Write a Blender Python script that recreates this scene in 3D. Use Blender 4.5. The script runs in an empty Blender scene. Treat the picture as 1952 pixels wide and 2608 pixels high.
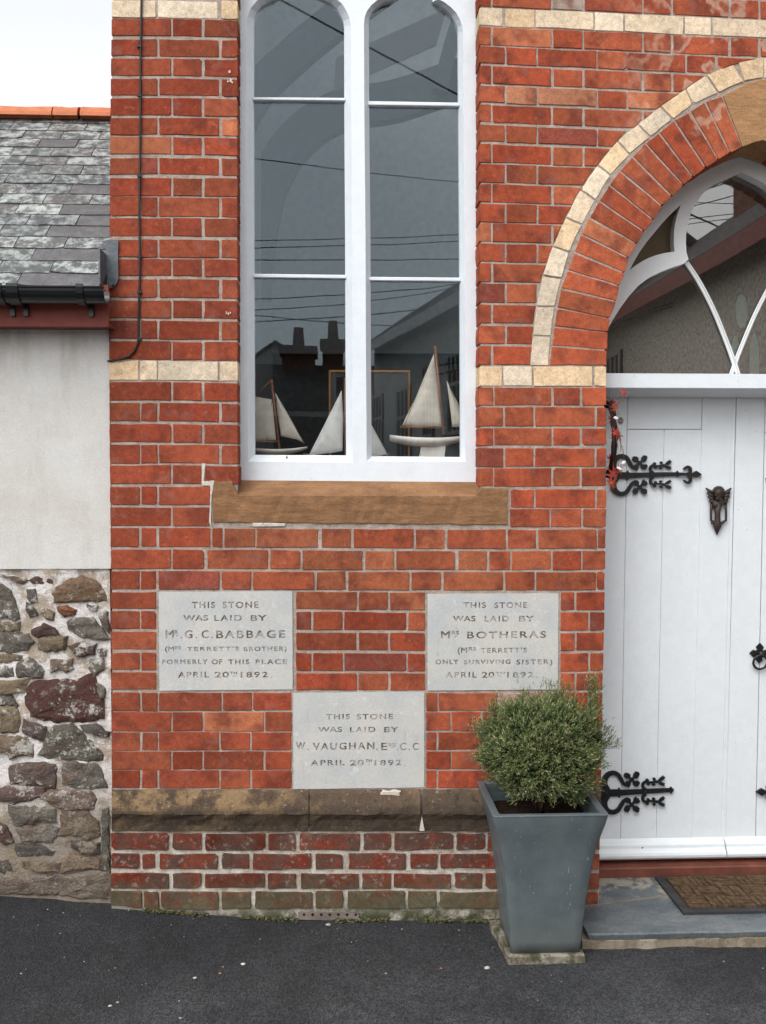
import bpy, math, random
import numpy as np
from mathutils import Vector, Matrix, Euler, noise
from mathutils.geometry import tessellate_polygon
random.seed(11)
R = random.random
def U(a, b): return a + (b - a) * R()
scn = bpy.context.scene
col = scn.collection

# ------------------------------------------------------------------ camera
F, CU, CV = 2535.0, 976.0, 1304.0          # focal length and centre in photograph pixels
CAM = Vector((0, -3.73, 1.6802))
cam_d = bpy.data.cameras.new('camera'); cam = bpy.data.objects.new('camera', cam_d); col.objects.link(cam)
cam.location = CAM; cam.rotation_euler = (math.radians(90 - 1.99), 0, math.radians(-2.62))
cam_d.sensor_fit = 'VERTICAL'; cam_d.sensor_height = 36; cam_d.sensor_width = 27; cam_d.lens = F / 2608 * 36
cam_d.clip_start = .05; cam_d.clip_end = 2000
scn.camera = cam
ROT = Euler(cam.rotation_euler).to_matrix()

# ------------------------------------------------------------------ world, sun, exposure
SUN_EL, SUN_AZ = math.radians(50), math.radians(212)     # azimuth clockwise from +Y
w = bpy.data.worlds.new('World'); scn.world = w; w.use_nodes = True
nt = w.node_tree; nt.nodes.clear()
sky = nt.nodes.new('ShaderNodeTexSky'); sky.sky_type = 'NISHITA'; sky.sun_disc = False
sky.sun_elevation = SUN_EL; sky.sun_rotation = SUN_AZ; sky.air_density = 1.0; sky.dust_density = 2.5; sky.ozone_density = 1.0
hs = nt.nodes.new('ShaderNodeHueSaturation'); hs.inputs['Saturation'].default_value = .13
bg = nt.nodes.new('ShaderNodeBackground'); bg.inputs['Strength'].default_value = .15
wo = nt.nodes.new('ShaderNodeOutputWorld')
nt.links.new(sky.outputs[0], hs.inputs['Color']); nt.links.new(hs.outputs[0], bg.inputs[0]); nt.links.new(bg.outputs[0], wo.inputs[0])
sd = bpy.data.lights.new('sun', 'SUN'); sd.energy = 0.5; sd.angle = math.radians(50); sd.color = (1, .97, .92)
so = bpy.data.objects.new('sun', sd); col.objects.link(so)
sdir = Vector((math.sin(SUN_AZ) * math.cos(SUN_EL), math.cos(SUN_AZ) * math.cos(SUN_EL), math.sin(SUN_EL)))
so.rotation_euler = (-sdir).to_track_quat('-Z', 'Y').to_euler(); so.location = sdir * 20
vs = scn.view_settings; vs.view_transform = 'Standard'; vs.look = 'None'; vs.exposure = 1.05; vs.gamma = 1; vs.use_curve_mapping = False
scn.cycles.max_bounces = 8; scn.cycles.transparent_max_bounces = 12

# ------------------------------------------------------------------ measuring helpers
def at(u, v, y=0.0):
    "the point of the plane Y=y that the photograph shows at pixel (u, v)"
    d = ROT @ Vector(((u - CU) / F, -(v - CV) / F, -1))
    return CAM + d * ((y - CAM.y) / d.y)
def atz(u, v, z=0.0):
    d = ROT @ Vector(((u - CU) / F, -(v - CV) / F, -1))
    return CAM + d * ((z - CAM.z) / d.z)
def lerp(a, b, t): return a + (b - a) * t
def interp(x, tab):
    if x <= tab[0][0]: return tab[0][1]
    for (a, fa), (b, fb) in zip(tab, tab[1:]):
        if x <= b: return lerp(fa, fb, (x - a) / (b - a))
    return tab[-1][1]

# ------------------------------------------------------------------ object helpers
def tag(o, label=None, cat=None, group=None, kind=None):
    for k, v in (('label', label), ('category', cat), ('group', group), ('kind', kind)):
        if v: o[k] = v
    return o
def empty(name, loc=(0, 0, 0), **k):
    o = bpy.data.objects.new(name, None); col.objects.link(o); o.location = loc; o.empty_display_size = .1
    return tag(o, **k)
class MB:
    def __init__(s): s.v = []; s.f = []; s.c = []; s.smooth = []; s.cur = (1, 1, 1, 0)
    def tint(s, c, a=None): s.cur = (c[0], c[1], c[2], R() if a is None else a); return s
    def vert(s, p): s.v.append((p[0], p[1], p[2])); s.c.append(s.cur); return len(s.v) - 1
    def verts(s, ps): return [s.vert(p) for p in ps]
    def face(s, idx, sm=False): s.f.append(tuple(idx)); s.smooth.append(sm)
    def ring(s, a, b, sm=False, close=True):
        n = len(a)
        for i in range(n if close else n - 1):
            j = (i + 1) % n; s.face((a[i], a[j], b[j], b[i]), sm)
    def box(s, x0, x1, y0, y1, z0, z1):
        v = s.verts([(x, y, z) for z in (z0, z1) for x, y in ((x0, y0), (x1, y0), (x1, y1), (x0, y1))])
        for f in ((0, 3, 2, 1), (4, 5, 6, 7), (0, 1, 5, 4), (1, 2, 6, 5), (2, 3, 7, 6), (3, 0, 4, 7)): s.face([v[i] for i in f])
        return s
    def hexa(s, fr, bk):
        "fr, bk: four corner points each, counter-clockwise seen from the front"
        a = s.verts(fr); b = s.verts(bk); s.face(a); s.face(b[::-1])
        for i in range(4): j = (i + 1) % 4; s.face((a[j], a[i], b[i], b[j]))
        return s
    def bevbox(s, fr, y1, bev=.003):
        "fr: front quad in a plane facing -Y; back at y1; front edges bevelled"
        c = sum((Vector(p) for p in fr), Vector()) / 4
        outer = [Vector(p) + Vector((0, bev, 0)) for p in fr]
        inner = []
        for p in fr:
            p = Vector(p); inner.append(Vector((p.x + math.copysign(bev, c.x - p.x), p.y, p.z + math.copysign(bev, c.z - p.z))))
        i_, o_, b_ = s.verts(inner), s.verts(outer), s.verts([Vector((p[0], y1, p[2])) for p in fr])
        s.face(i_); s.ring(o_, i_); s.ring(b_, o_); s.face(b_[::-1])
        return s
    def tube(s, pts, rad, n=8, cap=True, sm=True):
        pts = [Vector(p) for p in pts]; rings = []; up = None
        for i, p in enumerate(pts):
            d = (pts[min(i + 1, len(pts) - 1)] - pts[max(i - 1, 0)]).normalized()
            if up is None: up = Vector((0, 0, 1)) if abs(d.z) < .9 else Vector((0, 1, 0))
            a = d.cross(up).normalized(); b = a.cross(d).normalized(); up = b
            r = rad[i] if isinstance(rad, (list, tuple)) else rad
            rings.append(s.verts([p + (a * math.cos(t) + b * math.sin(t)) * r for t in [2 * math.pi * k / n for k in range(n)]]))
        for a, b in zip(rings, rings[1:]): s.ring(a, b, sm)
        if cap: s.face(rings[0][::-1]); s.face(rings[-1])
        return s
    def blob(s, c, r, sc=(1, 1, 1), nu=10, nv=7, rough=0):
        c = Vector(c); rows = []
        top = s.vert(c + Vector((0, 0, r * sc[2]))); bot_i = None
        for j in range(1, nv):
            t = math.pi * j / nv
            rows.append(s.verts([c + Vector((math.sin(t) * math.cos(a) * sc[0], math.sin(t) * math.sin(a) * sc[1], math.cos(t) * sc[2])) * r * (1 + U(-rough, rough)) for a in [2 * math.pi * k / nu for k in range(nu)]]))
        bot = s.vert(c - Vector((0, 0, r * sc[2])))
        for k in range(nu): s.face((top, rows[0][k], rows[0][(k + 1) % nu]), True); s.face((bot, rows[-1][(k + 1) % nu], rows[-1][k]), True)
        for a, b in zip(rows, rows[1:]): s.ring(b, a, True)
        return s
    def plate(s, outer, holes, y0, y1):
        "flat slab facing -Y with holes; outlines are (x, z) lists"
        loops = [outer] + holes
        flat = [Vector((p[0], p[1], 0)) for l in loops for p in l]
        tris = tessellate_polygon([[Vector((p[0], p[1], 0)) for p in l] for l in loops])
        fr = s.verts([(p.x, y0, p.y) for p in flat]); bk = s.verts([(p.x, y1, p.y) for p in flat])
        for a, b, c in tris:
            n = (flat[b] - flat[a]).cross(flat[c] - flat[a]).z
            if n < 0: a, b, c = a, c, b
            s.face((fr[a], fr[b], fr[c])); s.face((bk[a], bk[c], bk[b]))
        k = 0
        for l in loops:
            n = len(l)
            for i in range(n): j = (i + 1) % n; s.face((fr[k + i], fr[k + j], bk[k + j], bk[k + i]))
            k += n
        return s
    def build(s, name, mat, parent=None, origin=None, **k):
        me = bpy.data.meshes.new(name)
        o0 = Vector(origin) if origin is not None else Vector((0, 0, 0))
        me.from_pydata([(a[0] - o0.x, a[1] - o0.y, a[2] - o0.z) for a in s.v], [], s.f)
        ca = me.attributes.new('tint', 'FLOAT_COLOR', 'POINT')
        ca.data.foreach_set('color', np.array(s.c, dtype=np.float32).ravel())
        me.polygons.foreach_set('use_smooth', s.smooth)
        me.update(); me.validate()
        if mat: me.materials.append(mat)
        o = bpy.data.objects.new(name, me); col.objects.link(o)
        if origin is not None: o.location = o0
        if parent:
            o.parent = parent
            pw = Vector((0, 0, 0)); q = parent
            while q: pw += q.location; q = q.parent
            o.location = o0 - pw
        return tag(o, **k)
def xz(p): return (p.x, p.z)
def offset_poly(pts, d):
    "push a closed 2-D outline outwards by d (outline may run either way)"
    n = len(pts); area = sum(pts[i][0] * pts[(i + 1) % n][1] - pts[(i + 1) % n][0] * pts[i][1] for i in range(n)) / 2
    s = 1 if area > 0 else -1; out = []
    for i in range(n):
        a, b, c = Vector(pts[i - 1]), Vector(pts[i]), Vector(pts[(i + 1) % n])
        e1 = (b - a).normalized(); e2 = (c - b).normalized()
        n1 = Vector((e1.y, -e1.x)) * s; n2 = Vector((e2.y, -e2.x)) * s
        m = (n1 + n2); m = m / max(m.length, 1e-6); k = 1 / max(.45, m.dot(n1))
        out.append(tuple(b + m * d * k))
    return out
def smooth_curve(pts, n=4):
    out = []
    P = [Vector(p) for p in pts]
    for i in range(len(P) - 1):
        p0, p1, p2, p3 = P[max(i - 1, 0)], P[i], P[i + 1], P[min(i + 2, len(P) - 1)]
        for k in range(n):
            t = k / n
            out.append(.5 * ((2 * p1) + (p2 - p0) * t + (2 * p0 - 5 * p1 + 4 * p2 - p3) * t * t + (3 * p1 - p0 - 3 * p2 + p3) * t ** 3))
    out.append(P[-1]); return out

# ------------------------------------------------------------------ materials
class M:
    def __init__(s, name, rough=.8, spec=.4, metal=0):
        s.m = bpy.data.materials.new(name); s.m.use_nodes = True; s.t = s.m.node_tree; s.n = s.t.nodes
        s.b = s.n['Principled BSDF']; s.b.inputs['Roughness'].default_value = rough; s.b.inputs['Metallic'].default_value = metal
        s.b.inputs['Specular IOR Level'].default_value = spec
        s.pos = s.node('ShaderNodeNewGeometry').outputs['Position']; s.bumps = []
    def node(s, t, **k):
        n = s.n.new(t)
        for a, b in k.items(): setattr(n, a, b)
        return n
    def link(s, a, b): s.t.links.new(a, b)
    def put(s, sock, v):
        if isinstance(v, (int, float)): sock.default_value = v
        elif isinstance(v, tuple): sock.default_value = v if len(v) == 4 else (*v, 1)
        else: s.link(v, sock)
    def attr(s): a = s.node('ShaderNodeAttribute'); a.attribute_name = 'tint'; return a
    def noise(s, scale, detail=3, rough=.55, w=None, stretch=None, dist=0):
        n = s.node('ShaderNodeTexNoise'); n.inputs['Scale'].default_value = scale; n.inputs['Detail'].default_value = detail
        n.inputs['Roughness'].default_value = rough; n.inputs['Distortion'].default_value = dist
        v = s.pos
        if stretch:
            mp = s.node('ShaderNodeMapping'); mp.inputs['Scale'].default_value = stretch; s.link(s.pos, mp.inputs[0]); v = mp.outputs[0]
        if w is not None:
            n.noise_dimensions = '4D'; s.put(n.inputs['W'], w)
        s.link(v, n.inputs['Vector']); return n.outputs['Fac']
    def voro(s, scale, feature='F1'):
        n = s.node('ShaderNodeTexVoronoi'); n.inputs['Scale'].default_value = scale; n.feature = feature; s.link(s.pos, n.inputs['Vector']); return n
    def ramp(s, f, lo, hi, a=0.0, b=1.0):
        n = s.node('ShaderNodeMapRange'); n.interpolation_type = 'SMOOTHSTEP'
        for i, v in enumerate((lo, hi, a, b)): n.inputs[i + 1].default_value = v
        s.link(f, n.inputs[0]); return n.outputs[0]
    def math(s, op, a, b=0.0):
        n = s.node('ShaderNodeMath'); n.operation = op; s.put(n.inputs[0], a); s.put(n.inputs[1], b); return n.outputs[0]
    def mix(s, f, a, b, mode='MIX'):
        n = s.node('ShaderNodeMix'); n.data_type = 'RGBA'; n.blend_type = mode
        s.put(n.inputs['Factor'], f); s.put(n.inputs['A'], a); s.put(n.inputs['B'], b); return n.outputs['Result']
    def vary(s, c, f, amt):
        "multiply colour c by 1 +- amt following factor f"
        g = s.ramp(f, .25, .75, 1 - amt, 1 + amt); cb = s.node('ShaderNodeCombineColor')
        for i in range(3): s.link(g, cb.inputs[i])
        return s.mix(1.0, c, cb.outputs[0], 'MULTIPLY')
    def color(s, c): s.put(s.b.inputs['Base Color'], c); return s
    def bump(s, f, dist, strength=1.0):
        b = s.node('ShaderNodeBump'); b.inputs['Distance'].default_value = dist; b.inputs['Strength'].default_value = strength
        s.link(f, b.inputs['Height'])
        if s.bumps: s.link(s.bumps[-1].outputs[0], b.inputs['Normal'])
        s.bumps.append(b); s.link(b.outputs[0], s.b.inputs['Normal']); return s
    def z(s):
        x = s.node('ShaderNodeSeparateXYZ'); s.link(s.pos, x.inputs[0]); return x.outputs

def brick_mat(name, grime=False, cream=False):
    m = M(name, .92, .10); a = m.attr(); W = m.math('MULTIPLY', a.outputs['Alpha'], 60.0)
    c = a.outputs['Color']
    if cream:
        c = m.mix(m.ramp(m.noise(22, 4, .6, W), .5, .75, 0, .45), c, (.36, .27, .18))
        c = m.mix(m.ramp(m.noise(60, 4, .6, W), .58, .72, 0, .5), c, (.20, .15, .11))
        c = m.mix(m.ramp(m.noise(140, 2, .6, W), .66, .72, 0, .7), c, (.10, .08, .07))
    else:
        c = m.mix(m.ramp(m.noise(13, 2, .45, W), .45, .68, 0, .75), c, (.165, .043, .028))
        c = m.mix(m.ramp(m.noise(17, 2, .4, m.math('ADD', W, 9.0)), .60, .68, 0, .38), c, (.21, .10, .085))
        c = m.mix(m.ramp(m.noise(24, 3, .6, m.math('ADD', W, 21.0)), .60, .70, 0, .28), c, (.50, .155, .075))
        c = m.mix(m.ramp(m.noise(90, 3, .6, W), .66, .74, 0, .30), c, (.50, .36, .28))
        c = m.mix(m.ramp(m.noise(210, 2, .6, W), .69, .75, 0, .6), c, (.05, .025, .02))
    if not cream and not grime:
        xs = m.z(); reg = m.math('MULTIPLY', m.ramp(xs[0], .95, 1.35), m.ramp(xs[2], 2.75, 3.05)); n_ = m.noise(6, 3, .5)
        band = m.math('MULTIPLY', m.ramp(n_, .50, .53), m.ramp(n_, .60, .56))
        c = m.mix(m.math('MULTIPLY', reg, m.math('MULTIPLY', band, .5)), c, (.52, .37, .28)); c = m.mix(m.math('MULTIPLY', reg, m.ramp(n_, .56, .62, 0, .35)), c, (.25, .085, .055))
    if grime:
        c = m.mix(m.ramp(m.noise(9, 5, .65), .40, .62, .1, .85), c, (.085, .058, .045))
        c = m.mix(m.ramp(m.noise(34, 5, .7), .56, .68, 0, .6), c, (.34, .28, .24))
        zz = m.z()[2]
        g = m.math('MULTIPLY', m.ramp(zz, .07, .20, 1, 0), m.ramp(m.noise(7, 4, .6), .32, .55, .3, 1))
        c = m.mix(m.math('MULTIPLY', g, .85), c, (.085, .085, .05))
    c = m.vary(c, m.noise(1.3, 4, .6), .14); c = m.vary(c, m.noise(5, 4, .65), .14)
    c = m.vary(c, m.noise(300, 4, .8), .36); c = m.vary(c, m.noise(45, 4, .7, W), .22)
    if not cream: c = m.mix(m.ramp(m.noise(38, 6, .8), .60, .72, 0, .4), c, (.42, .25, .18))
    m.color(c); m.bump(m.noise(45, 4, .6, W), .003, .5); m.bump(m.noise(420, 3, .7), .0012, .55)
    return m.m
def mortar_mat(name, c1, c2, moss=False):
    m = M(name, .95, .15); c = m.mix(m.ramp(m.noise(18, 5, .65), .3, .7), c1, c2)
    c = m.mix(m.ramp(m.noise(120, 3, .6), .60, .70, 0, .55), c, (.10, .075, .06))
    c = m.mix(m.ramp(m.noise(5, 3, .6), .55, .7, 0, .5), c, (.56, .52, .46))
    if moss:
        zz = m.z()[2]; g = m.ramp(zz, .005, .11, 1, 0)
        c = m.mix(m.math('MULTIPLY', g, m.ramp(m.noise(11, 5, .7), .35, .55, .1, 1)), c, (.055, .06, .025))
    c = m.vary(c, m.noise(500, 2, .7), .3)
    m.color(c); m.bump(m.noise(60, 5, .7), .008, .8); m.bump(m.noise(400, 3, .7), .002, .8); return m.m
def plain(name, c, rough=.7, spec=.4, metal=0, var=.08, vs_=20, bump=0, bs=200):
    m = M(name, rough, spec, metal); m.color(m.vary(c, m.noise(vs_, 4, .6), var))
    if bump: m.bump(m.noise(bs, 3, .6), bump, .6)
    return m.m
def tinted(name, rough=.7, spec=.3, var=.15, s=30, bump=.002, bs=150):
    m = M(name, rough, spec); a = m.attr(); m.color(m.vary(m.vary(a.outputs['Color'], m.noise(s, 4, .6), var), m.noise(s * 8, 3, .6), var))
    if bump: m.bump(m.noise(bs, 4, .6), bump, .6)
    return m.m

RED = brick_mat('red_brick'); GRIMY = brick_mat('grimy_brick', grime=True); CREAM = brick_mat('cream_brick', cream=True)
MORTAR = mortar_mat('lime_mortar', (.31, .245, .205), (.45, .385, .335)); PMORTAR = mortar_mat('plinth_mortar', (.33, .285, .225), (.64, .60, .53), True)

def white_paint(name, base, dirt=.25):
    m = M(name, .38, .45); c = m.mix(m.ramp(m.noise(4, 5, .65, stretch=(1, 1, .4)), .45, .75, 0, dirt), base, (.52, .54, .57))
    c = m.mix(m.ramp(m.noise(55, 3, .6), .72, .76, 0, .6), c, (.40, .25, .16))
    m.color(m.vary(c, m.noise(25, 3, .6), .025)); m.bump(m.noise(45, 3, .6), .0022, .5); m.bump(m.noise(350, 2, .6), .0006, .6); return m.m
PAINT = white_paint('window_paint', (.69, .735, .78)); DOORP = white_paint('door_paint', (.72, .765, .80), .04); TRACP = white_paint('tracery_paint', (.76, .775, .78), .08)

def sand_mat(name, c1, c2, dark, damt):
    m = M(name, .9, .2)
    n = m.noise(7, 6, .65, stretch=(1, 1, 5), dist=.6)
    c = m.mix(m.ramp(n, .35, .65), c1, c2)
    c = m.mix(m.ramp(m.noise(16, 6, .7), .42, .66, 0, damt), c, dark)
    c = m.mix(m.ramp(m.noise(11, 4, .6, stretch=(1, 1, 7), dist=1.2), .485, .5, 0, .45), c, m.mix(m.ramp(m.noise(11, 4, .6, stretch=(1, 1, 7), dist=1.2), .5, .515), (.12, .055, .02), c))
    c = m.vary(c, m.noise(260, 3, .7), .25)
    m.color(c); m.bump(m.noise(20, 6, .7, stretch=(1, 1, 3)), .006, .7); m.bump(m.noise(300, 3, .7), .0015, .7); return m.m
SAND = sand_mat('sandstone', (.30, .16, .078), (.205, .105, .052), (.15, .085, .045), .5)
KEY = sand_mat('keystone_sandstone', (.42, .235, .11), (.32, .17, .08), (.22, .15, .09), .3)
m = M('plinth_stone', .95, .15)
c = m.mix(m.ramp(m.noise(12, 6, .7), .38, .58), (.245, .165, .088), (.08, .057, .041))
xs = m.z()
c = m.mix(m.math('MULTIPLY', m.ramp(xs[0], -.45, .1, 0, .85), m.ramp(m.noise(6, 5, .65), .3, .55, .5, 1)), c, (.10, .072, .052))
c = m.mix(m.ramp(m.noise(60, 4, .7), .60, .70, 0, .8), c, (.36, .29, .20))
c = m.mix(m.ramp(m.noise(26, 5, .7), .56, .64, 0, .7), c, (.045, .035, .028))
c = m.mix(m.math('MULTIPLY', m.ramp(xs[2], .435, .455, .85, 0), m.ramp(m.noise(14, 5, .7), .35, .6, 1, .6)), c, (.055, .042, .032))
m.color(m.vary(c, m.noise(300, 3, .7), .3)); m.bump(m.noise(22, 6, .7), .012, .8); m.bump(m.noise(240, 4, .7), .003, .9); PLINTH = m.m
m = M('tablet_stone', .8, .25)
c = m.mix(m.ramp(m.noise(6, 5, .6), .35, .65), (.52, .505, .475), (.44, .455, .455))
c = m.mix(m.ramp(m.noise(22, 5, .7), .57, .68, 0, .6), c, (.60, .62, .64))
c = m.mix(m.ramp(m.noise(75, 4, .7), .66, .72, 0, .6), c, (.17, .14, .12))
c = m.mix(m.ramp(m.noise(13, 4, .6, stretch=(2.5, 1, .6)), .58, .75, 0, .35), c, (.33, .27, .22))
m.color(m.vary(c, m.noise(330, 3, .7), .14)); m.bump(m.noise(50, 4, .6), .0015, .5); TABLET = m.m
m = M('letter_paint', .9, .2); c = m.mix(m.ramp(m.noise(20, 4, .7), .42, .58), (.15, .11, .085), (.40, .37, .345)); m.color(m.vary(c, m.noise(250, 2, .6), .3)); LETTER = m.m
m = M('render', .95, .15); c = m.mix(m.ramp(m.noise(2.4, 4, .6), .35, .68), (.62, .61, .59), (.54, .51, .47))
c = m.mix(m.ramp(m.noise(7, 5, .65, stretch=(1, 1, .35)), .58, .8, 0, .4), c, (.40, .36, .30)); c = m.mix(m.ramp(m.noise(90, 3, .6), .70, .76, 0, .5), c, (.30, .28, .26))
c = m.mix(m.ramp(m.noise(3.5, 6, .7, stretch=(2.2, 1, .5)), .52, .72, 0, .45), c, (.43, .40, .35))
c = m.mix(m.math('MULTIPLY', m.ramp(m.z()[2], 1.95, 2.2), m.ramp(m.noise(9, 4, .6, stretch=(1, 1, .12)), .45, .7, 0, .55)), c, (.33, .30, .26))
m.color(m.vary(c, m.noise(260, 3, .7), .1)); m.bump(m.noise(5, 4, .6), .01, .5); m.bump(m.noise(30, 5, .6), .004, .5); m.bump(m.noise(300, 3, .7), .002, .9); RENDER = m.m
m = M('limewashed_mortar', .97, .1); c = m.mix(m.ramp(m.noise(9, 6, .7), .47, .58), (.74, .70, .68), (.42, .35, .28))
zz = m.z()[2]; c = m.mix(m.ramp(m.math('ADD', zz, m.math('MULTIPLY', m.noise(8, 4, .6), .35)), .42, .84, .92, 0), c, (.215, .175, .13))
c = m.mix(m.ramp(m.noise(60, 4, .7), .60, .70, 0, .6), c, (.17, .13, .09)); m.color(m.vary(c, m.noise(240, 3, .7), .2))
m.bump(m.noise(14, 6, .7), .025, .8); m.bump(m.noise(160, 4, .7), .005, .9); LIME = m.m
m = M('rubble_stone', .92, .2); a = m.attr(); W = m.math('MULTIPLY', a.outputs['Alpha'], 50.0); c = a.outputs['Color']
c = m.mix(m.ramp(m.noise(14, 5, .65, W, stretch=(1, 1, 2)), .45, .65, 0, .65), c, (.075, .05, .04))
c = m.mix(m.ramp(m.noise(30, 5, .7, W), .56, .66, 0, .7), c, (.20, .185, .16)); c = m.mix(m.ramp(m.noise(26, 5, .7, m.math('ADD', W, 7.0)), .60, .66, 0, .85), c, (.44, .41, .36))
c = m.mix(m.ramp(m.noise(12, 4, .7, m.math('ADD', W, 17.0)), .6, .72, 0, .5), c, (.20, .10, .05))
c = m.mix(m.ramp(m.noise(13, 7, .8), .545, .61, 0, .85), c, m.mix(m.ramp(m.z()[2], .35, .6), (.24, .20, .15), (.50, .48, .44)))
m.color(m.vary(c, m.noise(200, 3, .7), .35)); m.bump(m.noise(22, 6, .7, W), .02, .9); m.bump(m.noise(130, 4, .7), .005, .9); STONE = m.m
m = M('asphalt', .82, .4)
v1 = m.voro(190); v2 = m.voro(95)
c = m.mix(m.ramp(m.noise(1.3, 5, .65), .40, .62), (.030, .032, .035), (.078, .081, .085))
ys = m.z()
c = m.mix(m.ramp(m.math('ADD', ys[1], m.math('MULTIPLY', m.noise(2.2, 3, .6), .9)), -.85, .30, 0, .8), c, (.016, .017, .020))  # shade near the wall put into the colour: darker towards its foot
c = m.vary(c, v1.outputs['Color'], .5); c = m.vary(c, m.noise(60, 4, .7), .25); c = m.vary(c, m.noise(4.5, 5, .7), .22)
c = m.mix(m.ramp(m.noise(420, 2, .6), .66, .72, 0, .5), c, (.16, .15, .14))
c = m.mix(m.ramp(m.noise(130, 2, .5), .74, .78, 0, .7), c, (.17, .14, .10))
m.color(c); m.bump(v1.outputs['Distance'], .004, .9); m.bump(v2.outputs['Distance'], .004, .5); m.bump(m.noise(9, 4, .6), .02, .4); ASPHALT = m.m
m = M('roof_slate', .6, .35); a = m.attr(); W = m.math('MULTIPLY', a.outputs['Alpha'], 40.0); c = a.outputs['Color']
c = m.mix(m.math('MULTIPLY', m.ramp(m.noise(22, 6, .78, W), .44, .60, .05, 1), a.outputs['Alpha']), c, (.40, .43, .41))
c = m.mix(m.ramp(m.noise(30, 5, .75, W, stretch=(.6, 2, 2)), .60, .68, 0, .8), c, (.06, .055, .05)); m.color(m.vary(c, m.noise(150, 3, .7), .25))
m.bump(m.noise(40, 5, .7, W), .004, .8); SLATE = m.m
RIDGE = plain('ridge_clay', (.50, .17, .08), .7, .3, var=.15, bump=.002)
LEAD = plain('lead', (.10, .115, .13), .5, .5, .3, var=.25, vs_=30, bump=.004, bs=40)
GUTTER = plain('black_plastic', (.008, .009, .011), .35, .5, var=.2)
FASCIA = plain('red_oxide_paint', (.20, .042, .03), .6, .35, var=.15, bump=.001)
IRON = plain('black_iron', (.008, .008, .010), .42, .5, var=.3, bump=.0008, bs=300)
BRONZE = plain('brown_iron', (.045, .032, .027), .55, .5, .3, var=.3, bump=.001)
m = M('galvanised', .45, .5, .35); v = m.voro(40); c = m.mix(m.ramp(m.noise(5, 4, .6), .3, .7), (.115, .143, .155), (.165, .197, .208))
c = m.mix(m.ramp(m.noise(40, 3, .6, stretch=(3, 3, .5)), .68, .74, 0, .6), c, (.48, .56, .60)); c = m.vary(c, v.outputs['Color'], .025); c = m.vary(c, m.noise(6, 3, .5), .07); c = m.mix(m.ramp(m.noise(120, 2, .5, stretch=(1, 1, .4)), .72, .76, 0, .5), c, (.42, .47, .50))
c = m.mix(m.ramp(m.z()[2], .03, .2, .5, 0), c, (.16, .17, .16)); m.color(c); m.bump(m.noise(5, 2, .5), .004, .3)
m.put(m.b.inputs['Roughness'], m.ramp(m.noise(14, 4, .6), .3, .7, .36, .55)); GALV = m.m
SOIL = plain('soil', (.028, .015, .010), .95, .2, var=.5, vs_=90, bump=.01, bs=120)
m = M('slate_slab', .5, .5); c = m.mix(m.ramp(m.noise(4, 5, .65, stretch=(1, 2, 1)), .35, .65), (.080, .097, .11), (.145, .16, .165))
c = m.mix(m.math('MULTIPLY', m.ramp(m.z()[1], -.02, .1, 0, 1), m.ramp(m.noise(9, 5, .65), .50, .56, 0, .75)), c, (.36, .33, .26)); m.color(m.vary(c, m.noise(90, 4, .7), .25)); m.bump(m.noise(12, 5, .6), .008, .6); m.bump(m.noise(150, 3, .6), .001, .6); SLAB = m.m
BED = mortar_mat('bedding_mortar', (.20, .165, .12), (.33, .28, .21))
THRESH = plain('hardwood', (.16, .052, .034), .55, .4, var=.3, vs_=12, bump=.001)
RUBBER = plain('rubber', (.035, .033, .035), .8, .3, var=.3, bump=.001)
m = M('coir', .98, .1); c = m.mix(m.ramp(m.noise(40, 4, .7), .35, .65), (.085, .053, .032), (.18, .118, .072)); m.color(m.vary(c, m.noise(600, 2, .7), .5)); m.bump(m.noise(500, 3, .8), .006, 1); COIR = m.m
m = M('conifer', .75, .25); a = m.attr(); m.color(m.vary(a.outputs['Color'], m.noise(60, 2, .6), .25)); m.b.inputs['Subsurface Weight'].default_value = 0; LEAF = m.m
BARK = plain('bark', (.07, .045, .03), .9, .2)
RUBBERC = plain('cable_sheath', (.012, .010, .012), .5, .4)
def glass_mat(name, tint=(1, 1, 1), k=1.0, gc=(.76, .92, 1)):
    m = bpy.data.materials.new(name); m.use_nodes = True; t = m.node_tree; n = t.nodes; n.clear()
    o = n.new('ShaderNodeOutputMaterial'); mx = n.new('ShaderNodeMixShader'); tr = n.new('ShaderNodeBsdfTransparent'); gl = n.new('ShaderNodeBsdfGlossy')
    tr.inputs[0].default_value = (*tint, 1); gl.inputs['Roughness'].default_value = 0; gl.inputs[0].default_value = (*gc, 1)
    lw = n.new('ShaderNodeLayerWeight'); lw.inputs[0].default_value = .5
    p = n.new('ShaderNodeMath'); p.operation = 'POWER'; p.inputs[1].default_value = 5; t.links.new(lw.outputs['Facing'], p.inputs[0])
    r = n.new('ShaderNodeMapRange'); r.inputs[3].default_value = .045 * k; r.inputs[4].default_value = 1; t.links.new(p.outputs[0], r.inputs[0])
    ns = n.new('ShaderNodeTexNoise'); ns.inputs['Scale'].default_value = 2.2; g = n.new('ShaderNodeNewGeometry'); t.links.new(g.outputs['Position'], ns.inputs['Vector'])
    b = n.new('ShaderNodeBump'); b.inputs['Distance'].default_value = .004; b.inputs['Strength'].default_value = .08; t.links.new(ns.outputs['Fac'], b.inputs['Height']); t.links.new(b.outputs[0], gl.inputs['Normal'])
    t.links.new(r.outputs[0], mx.inputs[0]); t.links.new(tr.outputs[0], mx.inputs[1]); t.links.new(gl.outputs[0], mx.inputs[2]); t.links.new(mx.outputs[0], o.inputs[0])
    return m
GLASS = glass_mat('window_glass', k=.78); FGLASS = glass_mat('fanlight_glass', k=2.5, gc=(1, .98, .94))

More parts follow.
